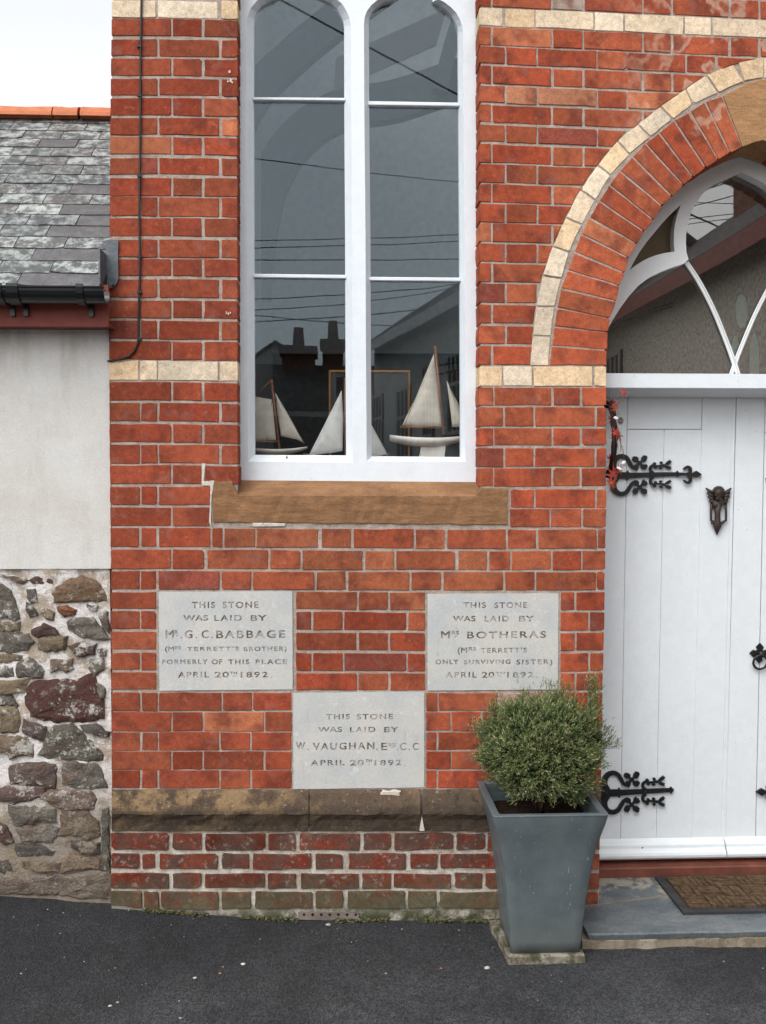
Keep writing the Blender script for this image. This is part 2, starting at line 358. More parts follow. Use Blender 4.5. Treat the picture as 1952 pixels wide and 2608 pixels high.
# ================================================================== GROUND
def ground_z(x, y):
    z = interp(x, [(-6, .42), (-1.28, .104), (-.866, .069), (-.33, .0185), (.057, 0), (.58, -.010), (1.2, -.010), (6, -.03)])
    return z + .004 * noise.noise(Vector((x * 3, y * 3, 0)))
g = MB()
gx = sorted(set([-600, -200, -60, -25, -12, -8, -6, -5] + [round(-4 + i * .125, 3) for i in range(61)] + [4, 5, 7, 10, 20, 60, 200, 600]))
gy = sorted(set([-600, -200, -60, -30, -20, -14, -10, -8, -6, -5] + [round(-4 + i * .125, 3) for i in range(36)] + [.8, 1.5, 5, 20, 60, 200, 600]))
idx = [[g.vert((x, y, ground_z(x, y))) for x in gx] for y in gy]
for j in range(len(gy) - 1):
    for i in range(len(gx) - 1): g.face((idx[j][i], idx[j][i + 1], idx[j + 1][i + 1], idx[j + 1][i]), True)
g.build('road', ASPHALT, kind='structure', label='dark grey tarmac road surface running up to the walls')

# ================================================================== CHAPEL
chapel = empty('chapel', at(283, 2340), label='red brick chapel front with cream banding, tall white window, inscribed stones and arched white door', cat='chapel')
chapel_loc = chapel.location.copy()
# course tables: v of the top of each row and its height, at u=445 and at u=1224
LT = [48, 100, 149, 200, 250, 300.5, 349, 402, 453, 502, 555, 610, 660, 712, 765, 817, 870]
LB = [90, 141.5, 191.6, 241.7, 293, 342, 392, 443, 498, 549, 600, 654, 702, 757, 809, 862, 915]
RT = [67.5, 118, 167, 217, 266, 318, 366.5, 417, 468.5, 518.5, 568.6, 620, 670.6, 721, 775.5, 830, 881.6]
RB = [112, 160, 211, 259, 309.5, 359.5, 412.5, 462.6, 512.7, 564, 614, 664.7, 716.6, 768.5, 821.5, 874.5, 927.6]
LT2 = [974, 1027, 1081, 1133, 1186, 1240, 1293, 1345, 1400, 1455, 1508, 1557, 1609, 1663, 1713, 1764.5, 1815, 1866, 1915, 1963]
LB2 = [1019, 1072, 1126, 1179, 1231, 1285, 1339, 1392, 1448, 1500, 1550, 1601, 1654, 1705.5, 1756, 1810, 1862, 1911, 1960, 2007]
RT2 = [987.7, 1038, 1091, 1142, 1193, 1247, 1298, 1350, 1405, 1458, 1509.8, 1561.7, 1614, 1666, 1717, 1766, 1815, 1866, 1915, 1963.6]
RB2 = [1032, 1085, 1134, 1188, 1238, 1293, 1342, 1397, 1451, 1503, 1554, 1606, 1657.7, 1710, 1758.5, 1810, 1860.5, 1909, 1958, 2007]
def slopeR(v): return .045 * (1 - (v / 1000) ** 2) if 0 < v < 1000 else (.045 if v <= 0 else -.008 * (v - 1000) / 1000)
def rv(vl, vr, u):
    if u <= 445: return vl
    if u <= 1224: return lerp(vl, vr, (u - 445) / 779)
    return vr + slopeR(vr) * (u - 1224)
def cornerL(v): return interp(v, [(0, 285.5), (300, 281), (640, 279), (900, 278), (1000, 279), (1340, 281.5), (1700, 284), (2000, 285), (2300, 285)])
def jamb(v): return interp(v, [(900, 1545), (1300, 1544.5), (1340, 1543.5), (1500, 1541), (1554, 1540), (1692, 1537), (1810, 1534.6), (1930, 1533), (2100, 1530), (2330, 1525)])
EXT = [(1352, 932), (1359, 855), (1368, 781), (1384, 702), (1409, 628), (1443, 554), (1480, 483), (1524, 421), (1574, 359), (1627, 317), (1683, 272), (1748, 227), (1801, 191.5), (1870, 165), (1913, 152), (1948, 146)]
CIN = [(1397, 932), (1403, 857), (1413, 781), (1430, 709), (1450, 642), (1483, 572), (1517, 510), (1556, 445), (1604, 392), (1657, 348), (1715, 303), (1766, 265), (1830, 236), (1895, 206), (1945, 197)]
def extu(v): return interp(-v, sorted([(-b, a) for a, b in EXT])) if v > 146 else 1e9
JZ = [((714, 495 + 1086), (966, 495 + 1086)), ((725, 408 + 1086), (968, 428 + 1086)), ((735, 325 + 1086), (973, 350 + 1086)), ((748, 243 + 1086), (980, 290 + 1086)), ((765, 160 + 1086), (1008, 217 + 1086)),
      ((795, 80 + 1086), (1022, 150 + 1086)), ((822, 1088), (1045, 1180)), ((852, 1008), (1062, 1115)), ((888, 938), (1098, 1055)), ((930, 865), (1130, 1000)), ((975, 795), (1170, 950)), ((1020, 735), (1208, 893)),
      ((1075, 672), (1250, 850)), ((1130, 615), (1300, 800)), ((1190, 570), (1340, 765)), ((1255, 515), (1395, 725)), ((1325, 478), (1448, 690)), ((1390, 435), (1500, 660)), ((1465, 410), (1553, 635))]
JZ = [((976 + a / 1.697, b / 1.697), (976 + c / 1.697, d / 1.697)) for (a, b), (c, d) in JZ]
INTR = [j[1] for j in JZ] + [(1943, 356)]
APX = at(1943, 356).x                                  # the arch is symmetric about this X

def brick_poly(mb, pts, y0=0.0, depth=.022, bev=.0016, jit=.0009, rough=1.0):
    "pts: (x, z) corners; adds one brick with broken arrises and slightly uneven face"
    n = len(pts); area = sum(pts[i][0] * pts[(i + 1) % n][1] - pts[(i + 1) % n][0] * pts[i][1] for i in range(n))
    if area < 0: pts = pts[::-1]
    out = []
    for i in range(n):
        a, b, c = Vector(pts[i - 1]), Vector(pts[i]), Vector(pts[(i + 1) % n])
        l1, l2 = (a - b).length, (c - b).length
        r = min(U(.001, .0038) * rough, l1 * .3, l2 * .3)
        if R() < .06 * rough: r = min(r * 2.6, l1 * .3, l2 * .3)
        if l1 > .012 and l2 > .012 and abs((a - b).normalized().dot((c - b).normalized())) < .8:
            out += [b + (a - b).normalized() * r, b + (c - b).normalized() * r]
        else: out.append(b)
        if l2 > .05:
            for t in ((.5,) if l2 < .14 else (.33, .66)):
                nn = Vector((c.y - b.y, -(c.x - b.x))).normalized(); out.append(b.lerp(c, t + U(-.06, .06)) + nn * U(-1, .6) * jit * 1.6)
    out = [p + Vector((U(-jit, jit), U(-jit, jit))) for p in out]
    ins = [Vector(p) for p in offset_poly([tuple(p) for p in out], -bev)]
    cx = sum(p.x for p in out) / len(out); cz = sum(p.y for p in out) / len(out)
    tx, tz, oy = U(-.008, .008), U(-.010, .010), U(-.0012, .0012)
    fy = lambda p: y0 + oy + (p.x - cx) * tx + (p.y - cz) * tz
    A = mb.verts([(p.x, fy(p), p.y) for p in ins]); B = mb.verts([(p.x, fy(p) + bev * .8, p.y) for p in out]); C = mb.verts([(p.x, y0 + depth, p.y) for p in out])
    mb.face(A); mb.ring(B, A); mb.ring(C, B)
    return (cx, y0, cz), abs(area) / 2

bricks = []      # (area, builder, centre, material, name, in_view)
def red_tint(u, v):
    t = min(1, max(0, (u - 500) / 900)); a = (.265, .060, .031); b = (.355, .083, .040)
    k = U(.74, 1.14); h_ = U(.86, 1.2); c = [lerp(a[i], b[i], t) * k * (h_ if i else 1) for i in range(3)]
    if 600 < u < 1300 and 1330 < v < 1560: c = [c[0] * 1.1, c[1] * 1.35, c[2] * 1.35]
    if R() < .025: c = [.45 * k, .15 * k, .075 * k]
    if R() < .04: c = [.24 * k, .062 * k, .042 * k]
    return c
def cream_tint(v):
    k = U(.88, 1.05); return random.choice([(.69 * k, .55 * k, .395 * k), (.65 * k, .54 * k, .41 * k), (.67 * k, .49 * k, .31 * k)])
def add_brick(px, y0=0.0, depth=.022, tint=None, mat=None, name='brick', mirror=False, view=True, rough=1.0, **k):
    P = [xz(at(u, v, y0)) for u, v in px]
    if mirror: P = [(2 * APX - x, z) for x, z in P][::-1]
    cu = sum(p[0] for p in px) / len(px); cvv = sum(p[1] for p in px) / len(px)
    mb = MB().tint(tint or red_tint(cu, cvv)); c, a = brick_poly(mb, P, y0, depth, rough=rough, **k)
    bricks.append((a, mb, c, mat or RED, name, view and not mirror)); return c
A_L = [(0, 435), (442, 513), (522, 606)]; B_L = [(0, 355), (361, 400), (407, 557), (566, 606)]
A_R = [(1222, 1250), (1257, 1403), (1411, 1483), (1490, 1634), (1642, 1708), (1716, 1855), (1864, 1931), (1939, 2084)]
B_R = [(1222, 1285), (1292, 1366), (1372, 1519), (1525, 1596), (1600, 1745), (1751, 1822), (1829, 1968), (1975, 2045)]
def row_brick(a, b, tl, bl, tr, br, left_edge=False, right=None, **k):
    j = lambda: U(-1.0, 1.0)
    if not left_edge and a not in (1222,): a -= .8
    if right != 'jamb' and b not in (606,): b += .8
    tl -= .6; tr -= .6; bl += .6; br += .6
    a0 = a1 = a; b0 = b1 = b
    if left_edge: a0, a1 = cornerL(tl), cornerL(bl)
    if right == 'jamb': b0, b1 = jamb(tr), jamb(br)
    u0, u1 = a0 if not left_edge else 300, b0
    pts = [(a0, rv(tl, tr, a) + j()), (b0, rv(tl, tr, b0) + j()), (b1, rv(bl, br, b1) + j()), (a1, rv(bl, br, a) + j())]
    if not left_edge: pts[0] = (a0 + j(), pts[0][1]); pts[3] = (a1 + j(), pts[3][1])
    add_brick(pts, **k)
def clip_brick(a, b, tl, bl, tr, br, **k):
    "a brick of the right-hand wall cut back to the cream arch ring"
    vt, vb = rv(tl, tr, a), rv(bl, br, a); e = lambda v: extu(v) - 4
    if e(vb) - a < 14 and e(vt) - a < 14: return
    vts, vbs = rv(tl, tr, b), rv(bl, br, b)
    if e(vbs) >= b and e(vts) >= b: return row_brick(a, b, tl, bl, tr, br, **k)
    vm = (vt + vb) / 2
    def hit(vl_, vr_):                       # where the course line meets the ring
        u = a
        for _ in range(40):
            vv = rv(vl_, vr_, u)
            if u >= e(vv) or u >= b: break
            u += (b - a) / 40
        return min(u, b), rv(vl_, vr_, min(u, b))
    p1, p3 = hit(tl, tr), hit(bl, br)
    vm_ = (p1[1] + p3[1]) / 2; um = min(b, e(vm_))
    add_brick([(a, vt), p1, (um, vm_), p3, (a, vb)], **k)
# --- left pier and right wall, upper half
rows = []
for i in range(17): rows.append((LT[i], LB[i], RT[i], RB[i], i))
for k_ in range(1, 24):     # courses above the top cream band, mostly out of frame
    s = 51.2 * k_; rows.append((-2 - s + 3 - 2, -2 - s + 45 - 2, 67.5 - 49 - s + 4, 67.5 - 49 - s + 47, -1 - k_))
for tl, bl, tr, br, i in rows:
    A = (i % 2 == 0); inv = br > -20
    L = A_L if A else B_L
    if i <= -8:
        for q_ in range(5): row_brick(612 + q_ * 122 + (0 if A else 8), 612 + q_ * 122 + 114, tl, bl, tr, br, view=False)
    for n_, (a, b) in enumerate(L):
        row_brick(a if n_ else 283, b, tl, bl, tr, br, left_edge=(n_ == 0), depth=.10 if n_ in (0, len(L) - 1) else .022, view=bl > 0)
    for n_, (a, b) in enumerate(A_R if A else B_R):
        if i >= 0 and tr > 130 and a > 1900: continue
        kk = dict(depth=.105 if n_ == 0 else .022, view=inv)
        if i == 3 and a in (1292, 1372): kk['tint'] = (.40, .17, .095)
        if i == -2 and a == 1411: kk['tint'] = (.36, .29, .24)
        (clip_brick if i >= 0 else row_brick)(a, b, tl, bl, tr, br, **kk)
        if b < (1800 if tr < 160 else 1900):
            (clip_brick if i >= 0 else row_brick)(a, b, tl, bl, tr, br, mirror=True, **kk)
# --- cream bands
for a, b in ((283, 396), (404, 553), (565, 606)): row_brick(a, b, 2, 44, 19.5, 63.6, left_edge=(a == 283), depth=.1, tint=cream_tint(0), mat=CREAM, name='cream_brick')
for a, b in ((1222, 1280), (1289, 1361), (1367, 1511), (1517, 1588), (1594, 1740), (1746, 1811), (1817, 1960), (1966, 2040)):
    for mir in ((False, True) if b < 1850 else (False,)):
        row_brick(a, b, 2, 44, 19.5, 63.6, depth=.105 if a == 1222 else .02, tint=cream_tint(0), mat=CREAM, name='cream_brick', mirror=mir)
for a, b in ((283, 352), (358, 399), (404, 555), (562, 606)): row_brick(a, b, 920, 967, 933.5, 982, left_edge=(a == 283), depth=.1, tint=cream_tint(0), mat=CREAM, name='cream_brick')
for a, b in ((1222, 1278), (1284, 1355), (1361, 1508), (1515, 1545)):
    for mir in (False, True):
        row_brick(a, b, 920, 967, 933.5, 982, right='jamb' if b == 1545 else None, depth=.11 if a == 1222 else (.24 if b == 1545 else .02), tint=cream_tint(0), mat=CREAM, name='cream_brick', mirror=mir)
# --- rows 19..38
def R2(i): return LT2[i], LB2[i], RT2[i], RB2[i]
for i in range(20):
    T = R2(i); A = (i % 2 == 0)
    if i <= 6:
        L = list(A_L if A else B_L)
        if i == 4: L = [(0, 435), (442, 512), (524, 608)]
        if i == 5: L = [(0, 355), (361, 399), (406, 535)]
        if i == 6: L = [(0, 435), (442, 535)]
    elif i == 7: L = [(0, 353), (362, 397), (406, 535), (542, 566), (573, 649), (655, 810), (820, 893), (902, 1053), (1060, 1132), (1140, 1288)]
    elif i == 8: L = [(0, 435), (442, 519), (529, 682), (690, 764), (771, 923), (932, 1004), (1011, 1158), (1168, 1240), (1248, 1299)]
    elif i == 9: L = [(0, 355), (361, 397), (405, 558), (566, 639), (647, 800), (808, 880), (888, 1042), (1050, 1123), (1131, 1281)]
    elif i in (10, 12, 14): L = [(0, 397), (756, 908), (915, 988), (995, 1082)]
    elif i in (11, 13): L = [(0, 355), (361, 397), (756, 792), (799, 872), (879, 1034), (1041, 1082)]
    elif A is False and i in (15, 17, 19): L = [(0, 355), (363, 400), (407, 557), (564, 636), (643, 742)]
    else: L = [(0, 435), (441, 515), (521, 671), (678, 742)]
    if i == 15: L = [(0, 355), (363, 400), (407, 563), (569, 641), (646, 742)]
    for n_, (a, b) in enumerate(L):
        row_brick(a if n_ else 283, b, *T, left_edge=(n_ == 0), depth=.10 if (n_ == 0 or 604 < b < 609) else .022)
    if i <= 4: L = [(1222, 1256), (1261, 1404), (1411, 1476), (1484, 1545)] if A else [(1222, 1281), (1288, 1358), (1365, 1514), (1522, 1545)]
    elif i == 5: L = [(1303, 1359), (1365, 1515), (1522, 1545)]
    elif i == 6: L = [(1301, 1399), (1405, 1480), (1487, 1545)]
    elif i == 7: L = [(1295, 1365), (1372, 1519), (1525, 1543)]
    elif i == 8: L = [(1305, 1402), (1409, 1480), (1486, 1542)]
    elif i == 9: L = [(1288, 1361), (1368, 1517), (1523, 1541)]
    elif i in (10, 12, 14): L = [(1429, 1463), (1470, 1540)]
    elif i in (11, 13): L = [(1429, 1498), (1505, 1540)]
    elif A is False: L = [(1087, 1111 if i > 15 else 1114), (1118, 1266), (1273, 1420 if i == 15 else 1341), (1427 if i == 15 else 1347, 1497), (1503, 1534)]
    else: L = [(1087, 1147), (1152, 1224), (1231, 1380), (1386, 1455), (1461, 1534)]
    for n_, (a, b) in enumerate(L):
        last = n_ == len(L) - 1
        for mir in ((False, True) if a > 1210 else (False,)):
            tt = (.40, .25, .2) if (i == 15 and a == 1273) else None
            row_brick(a, b, *T, right='jamb' if last else None, depth=.24 if last else (.11 if a == 1222 else .022), mirror=mir, tint=tt)
# --- plinth courses, proud of the wall
PT = [(2124, 2165.5), (2176, 2214), (2226, 2263), (2272, 2315)]
PL = [[(283, 430), (440, 514), (524, 676), (683, 753), (763, 916), (926, 996), (1005, 1155), (1164, 1235), (1243, 1400), (1408, 1476), (1483, 1528)],
      [(283, 355), (363, 394), (407, 554), (566, 635), (645, 793), (804, 874), (889, 1035), (1045, 1115), (1122, 1270), (1278, 1350), (1358, 1490), (1497, 1527)],
      [(283, 430), (440, 512), (522, 675), (682, 755), (767, 914), (922, 996), (1004, 1149), (1159, 1229), (1237, 1385), (1392, 1470), (1477, 1526)],
      [(283, 360), (366, 404), (411, 557), (565, 640), (650, 796), (804, 874), (886, 1032), (1040, 1112), (1120, 1270), (1278, 1350), (1358, 1488), (1495, 1525)]]
for i, ((t, b_), L) in enumerate(zip(PT, PL)):
    for n_, (a, b) in enumerate(L):
        last = n_ == len(L) - 1; k = U(.7, 1.1); rt = red_tint(a, 2000); tt = (rt[0] * .66 * k, rt[1] * .55 * k, rt[2] * .6 * k)
        if last: tt = (.36, .105, .06)
        for mir in ((False, True) if a > 1240 else (False,)):
            vb2 = b_ - (12 if i == 3 and a < 360 else 0)
            sl = lambda u: -.000012 * max(0, u - 800) ** 1.3
            add_brick([(a, t + U(-1.5, 1.5) + sl(a)), (jamb(t) if last else b, t + U(-1.5, 1.5) + sl(b)), (jamb(b_) - (4 if i == 3 else 0) if last else b, b_ + U(-2, 2) + sl(b)), (a, vb2 + U(-2, 2) + sl(a))],
                      y0=-.018, depth=.26 if last else (.12 if n_ == 0 else .03), tint=tt, mat=GRIMY if not last else RED, mirror=mir, rough=1.5, jit=.0016)
# --- arch: cream ring, red voussoirs
for i in range(len(CIN) - 1):
    o0, o1, i0, i1 = EXT[i], EXT[i + 1] if i < 13 else EXT[15], CIN[i], CIN[i + 1]
    if i == 13: o0 = (1880, 161)
    g_ = 2.0
    def shrink(p, q, d):
        l = math.hypot(q[0] - p[0], q[1] - p[1]); t = d / l; return (p[0] + (q[0] - p[0]) * t, p[1] + (q[1] - p[1]) * t)
    om = ((o0[0] + o1[0]) / 2, (o0[1] + o1[1]) / 2); im = ((i0[0] + i1[0]) / 2, (i0[1] + i1[1]) / 2)
    vx, vy = o1[1] - o0[1], -(o1[0] - o0[0]); l = math.hypot(vx, vy); vx, vy = -vx / l, -vy / l
    if (om[0] - im[0]) * vx + (om[1] - im[1]) * vy < 0: vx, vy = -vx, -vy
    P = [shrink(o0, o1, g_), (om[0] + vx * 1.2, om[1] + vy * 1.2), shrink(o1, o0, g_), shrink(i1, i0, g_), (im[0] + vx * 1.0, im[1] + vy * 1.0), shrink(i0, i1, g_)]
    if i == 0: P[0] = (o0[0], o0[1] - 2); P[5] = (i0[0], i0[1] - 2)
    P = [shrink(p, (sum(q[0] for q in P) / 6, sum(q[1] for q in P) / 6), .3) for p in P]
    for mir in (False, True): add_brick(P, y0=-.001, tint=cream_tint(0), mat=CREAM, name='cream_brick', mirror=mir)
for i in range(len(JZ) - 1):
    (o0, i0), (o1, i1) = JZ[i], JZ[i + 1]
    def sh(p, q, d):
        l = math.hypot(q[0] - p[0], q[1] - p[1]); t = d / l; return (p[0] + (q[0] - p[0]) * t, p[1] + (q[1] - p[1]) * t)
    P = [sh(o0, o1, 2.3), sh(i0, i1, 1.8), sh(i1, i0, 1.8), sh(o1, o0, 2.3)]
    P[0] = sh(P[0], P[1], 4); P[3] = sh(P[3], P[2], 4)
    for mir in (False, True): add_brick(P, depth=.19, name='arch_brick', mirror=mir)
# keystone: one block each side of the apex joint, built as a single stone
kp = [(1841, 243.5), (1900, 214), (1943, 202)]; kb = [(1891, 374), (1918, 364), (1943, 357)]
kout = [xz(at(*p)) for p in kp] + [(2 * APX - xz(at(*p))[0], xz(at(*p))[1]) for p in kp[:-1][::-1]] + [(2 * APX - xz(at(*p))[0], xz(at(*p))[1]) for p in kb[:-1]] + [xz(at(*p)) for p in kb[::-1]]
mb = MB().tint((1, 1, 1)); brick_poly(mb, kout, -.002, .19); mb.build('keystone', KEY, chapel, label='sandstone keystone at the point of the door arch')

# write the bricks: the 300 largest red ones in view as objects, the rest as one part
red = sorted([b for b in bricks if b[4] == 'brick' and b[5]], key=lambda b: -b[0])
def commit(b): return b[1].build(b[4], b[3], chapel, origin=b[2])
for b in red[:300]: commit(b)
for b in bricks:
    if b[4] != 'brick' and b[5]: commit(b)
def join(lst, name, mat, **k):
    big = MB()
    for b in lst:
        n0 = len(big.v); big.v += b[1].v; big.c += b[1].c; big.f += [tuple(i + n0 for i in f) for f in b[1].f]; big.smooth += b[1].smooth
    if lst: big.build(name, mat, chapel, **k)
rest = red[300:] + [b for b in bricks if not b[5]]
for mt, nm in ((RED, 'brickwork'), (GRIMY, 'plinth_brickwork'), (CREAM, 'cream_brickwork')): join([b for b in rest if b[3] == mt], nm, mt, kind='stuff')

# --- mortar body of the wall with window and door openings
WL, WR = at(605, 800).x, at(1225, 800).x
outer = [xz(at(cornerL(v) + 3, v)) for v in (-1130, 0, 300, 640, 900, 1340, 2000, 2110)]
xr = 2 * APX - at(1210, 800).x + 1.2
zb = xz(at(283, 2110))[1]; jx = at(1528, 2110).x + .006
apx_pts = [xz(at(u - 4, v - 3)) for u, v in INTR]
doorL = [(jx + .0, zb)] + [(at(jamb(v), v).x - .008, at(jamb(v), v).z) for v in (1930, 1692, 1500, 1300)] + [(x - .004, z) for x, z in [xz(at(u - 3, v - 2)) for u, v in INTR]]
doorL[0] = (at(jamb(2110), 2110).x - .008, zb)
doorR = [(2 * APX - x, z) for x, z in doorL[:-1]][::-1]
outer2 = outer + doorL + doorR + [(xr, zb), (xr, outer[0][1])]
win = [xz(at(605, -330)), xz(at(603, 300)), xz(at(604, 700)), xz(at(605, 1328)), xz(at(1225, 1330)), xz(at(1226, 700)), xz(at(1225, -330))]
win = [(x, z) for x, z in win]
MB().plate(outer2, [win], .0032, .30).build('wall', MORTAR, chapel)
x0 = at(286, 2200).x
wl = MB(); wl.box(x0 - .001, at(1524, 2250).x, -.0105, .29, -.3, at(283, 2112).z)
wl.build('plinth_wall', PMORTAR, chapel); wl = MB(); wl.box(2 * APX - at(1524, 2250).x, xr, -.0105, .29, -.3, at(283, 2112).z); wl.build('plinth_wall', PMORTAR, chapel)
# side wall, back and roof of the hall so that it is a closed building
BRK2 = plain('brick_side', (.28, .07, .04), .9, .2, var=.3, vs_=8, bump=.004, bs=60)
sw = MB(); sw.box(outer[0][0] + .004, outer[0][0] + .25, .301, 4.7, -.3, 5.62); sw.build('side_wall', BRK2, chapel)
sw = MB(); sw.box(xr - .25, xr - .002, .301, 4.45, -.3, 5.62); sw.build('side_wall', BRK2, chapel)

# --- foundation stones with engraved lettering
def stone(u0, v0, u1, v1, segs, label):
    A, B = at(u0, v1, -.001), at(u1, v0, -.001); W_, H_ = B.x - A.x, B.z - A.z
    cu = bpy.data.curves.new('foundation_stone', 'CURVE'); cu.dimensions = '2D'; cu.fill_mode = 'BOTH'
    def add(pts):
        s = cu.splines.new('POLY'); s.points.add(len(pts) - 1); s.use_cyclic_u = True
        for q, p in zip(s.points, pts): q.co = (p[0], p[1], 0, 1)
    o_ = []
    for (a, b), (c_, d) in zip([(0, 0), (W_, 0), (W_, H_), (0, H_)], [(W_, 0), (W_, H_), (0, H_), (0, 0)]):
        for t in range(10):
            q = U(-.0005, .0005) * (1 if t else 2.5); o_.append((a + (c_ - a) * t / 10 + (q if a == c_ else 0), b + (d - b) * t / 10 + (q if b == d else 0)))
    add(o_)
    dg = bpy.context.evaluated_depsgraph_get()
    for txt, x0, x1, yt, yb in segs:
        p0, p1 = at(x0, yb, -.001), at(x1, yt, -.001); tx0, tx1, ty0, ty1 = p0.x - A.x, p1.x - A.x, p0.z - A.z, p1.z - A.z
        if txt == '_': add([(tx0, ty0), (tx1, ty0), (tx1, ty1), (tx0, ty1)]); continue
        tc = bpy.data.curves.new('t', 'FONT'); tc.body = txt; tc.size = 1; tc.space_character = 1.28 if len(txt) > 3 else 1.1; tc.offset = .024; tc.resolution_u = 3
        to = bpy.data.objects.new('t', tc); col.objects.link(to); bpy.context.view_layer.update()
        me = to.to_curve(bpy.context.evaluated_depsgraph_get(), apply_modifiers=False)
        P = []
        for s in me.splines:
            bp = list(s.bezier_points); n = len(bp); pl = []
            for i in range(n):
                a, b = bp[i], bp[(i + 1) % n]
                straight = (a.handle_right - a.co).length < 1e-4 and (b.handle_left - b.co).length < 1e-4 or a.handle_right_type == 'VECTOR' and b.handle_left_type == 'VECTOR'
                st = 1 if straight else 4
                for k in range(st):
                    t = k / st; q = a.co * (1 - t) ** 3 + a.handle_right * 3 * t * (1 - t) ** 2 + b.handle_left * 3 * t * t * (1 - t) + b.co * t ** 3; pl.append((q.x, q.y))
            P.append(pl)
        to.to_curve_clear(); bpy.data.objects.remove(to); bpy.data.curves.remove(tc)
        if not P: continue
        sa = lambda l: sum(l[i][0] * l[(i + 1) % len(l)][1] - l[(i + 1) % len(l)][0] * l[i][1] for i in range(len(l)))
        big_ = max(P, key=lambda l: abs(sa(l))); sg = 1 if sa(big_) > 0 else -1
        P = [offset_poly([q for i_, q in enumerate(l) if (Vector(q) - Vector(l[i_ - 1])).length > 1e-5], .026 if sa(l) * sg > 0 else -.018) for l in P]
        mnx = min(p[0] for l in P for p in l); mxx = max(p[0] for l in P for p in l)
        mny = min(p[1] for l in P for p in l); mxy = max(p[1] for l in P for p in l)
        hy = .0 if '(' in txt or 'Q' in txt else mny; hyt = mxy
        if '(' in txt or ')' in txt: hy, hyt = 0, .70
        for l in P: add([(lerp(tx0, tx1, (p[0] - mnx) / max(mxx - mnx, .2)), lerp(ty0, ty1, (p[1] - hy) / (hyt - hy))) for p in l])
    cu.extrude = .0016
    to = bpy.data.objects.new('t', cu); col.objects.link(to); bpy.context.view_layer.update()
    me = bpy.data.meshes.new_from_object(to.evaluated_get(bpy.context.evaluated_depsgraph_get())); bpy.data.objects.remove(to)
    me.materials.clear(); me.materials.append(TABLET)
    me.transform(Matrix.Rotation(math.pi / 2, 4, 'X'))
    o = bpy.data.objects.new('foundation_stone', me); col.objects.link(o); o.parent = chapel; o.location = Vector((A.x, .0006, A.z)) - chapel_loc
    o['label'] = label
    bk = MB().box(A.x + .001, A.x + W_ - .001, .0022, .10, A.z + .001, A.z + H_ - .001).build('lettering', LETTER, o)
    return o
def S(ox, oy, L): return [(t, ox + a / 4.476, ox + b / 4.476, oy + c / 4.476, oy + d / 4.476) for t, a, b, c, d in L]
stone(406.8, 1505.6, 745.3, 1759, S(390, 1490, [
    ('THIS', 445, 710, 190, 265), ('STONE', 797, 1205, 188, 265), ('WAS', 345, 630, 342, 410), ('LAID', 700, 1015, 342, 410), ('BY', 1115, 1300, 342, 410),
    ('M', 145, 240, 515, 608), ('R', 248, 288, 512, 560), ('_', 262, 286, 574, 581), ('.', 316, 332, 594, 608), ('G', 365, 452, 515, 610), ('.', 490, 506, 594, 608), ('C', 555, 640, 515, 610), ('.', 668, 685, 594, 608), ('BABBAGE', 722, 1508, 515, 610),
    ('(M', 138, 245, 700, 754), ('RS', 255, 320, 695, 735), ("TERRETT'S", 390, 985, 700, 754), ('BROTHER)', 1035, 1525, 700, 754),
    ('FORMERLY', 108, 625, 846, 906), ('OF', 670, 790, 846, 906), ('THIS', 860, 1100, 846, 906), ('PLACE', 1172, 1530, 846, 906),
    ('APRIL', 285, 640, 988, 1058), ('20', 705, 868, 988, 1058), ('TH', 880, 960, 988, 1020), ('_', 905, 940, 1034, 1040), ('1892', 1000, 1310, 988, 1058), ('.', 1348, 1364, 1046, 1058)]),
    'inscribed stone high on the left, worn white patch across its upper left letters')
stone(1089, 1511, 1423, 1759, S(1070, 1490, [
    ('THIS', 495, 755, 195, 265), ('STONE', 850, 1225, 195, 265), ('WAS', 375, 635, 350, 418), ('LAID', 738, 1015, 350, 418), ('BY', 1130, 1305, 350, 418),
    ('M', 240, 345, 525, 612), ('RS', 362, 448, 522, 570), ('_', 392, 425, 583, 590), ('BOTHERAS', 538, 1440, 525, 612),
    ('(M', 430, 540, 712, 774), ('RS', 555, 645, 706, 750), ("TERRETT'S", 695, 1220, 712, 774),
    ('ONLY', 178, 440, 848, 906), ('SURVIVING', 505, 1035, 848, 906), ('SISTER)', 1100, 1512, 848, 906),
    ('APRIL', 295, 650, 990, 1060), ('20', 705, 850, 990, 1060), ('TH', 865, 970, 990, 1022), ('_', 890, 930, 1034, 1040), ('1892', 995, 1295, 990, 1060), ('.', 1322, 1340, 1047, 1060)]),
    'inscribed stone high on the right above the potted shrub')
stone(748, 1761.6, 1081.5, 2010, S(730, 1750, [
    ('THIS', 455, 725, 305, 372), ('STONE', 805, 1215, 303, 372), ('WAS', 362, 635, 452, 518), ('LAID', 725, 1015, 452, 518), ('BY', 1115, 1280, 452, 518),
    ('W', 110, 215, 628, 718), ('.', 238, 258, 703, 718), ('VAUGHAN', 300, 1005, 628, 720), ('.', 1025, 1045, 703, 720), ('E', 1080, 1150, 635, 722), ('SQ', 1165, 1245, 637, 672), ('_', 1195, 1225, 688, 694), ('.', 1255, 1272, 706, 722), ('C', 1295, 1365, 635, 722), ('.', 1395, 1412, 706, 722), ('C', 1438, 1510, 635, 722),
    ('APRIL', 278, 665, 828, 898), ('20', 725, 885, 828, 898), ('TH', 900, 972, 822, 860), ('_', 930, 955, 878, 884), ('1892', 1005, 1312, 828, 898), ('.', 1342, 1358, 886, 898)]),
    'lowest and central inscribed stone resting on the plinth course')

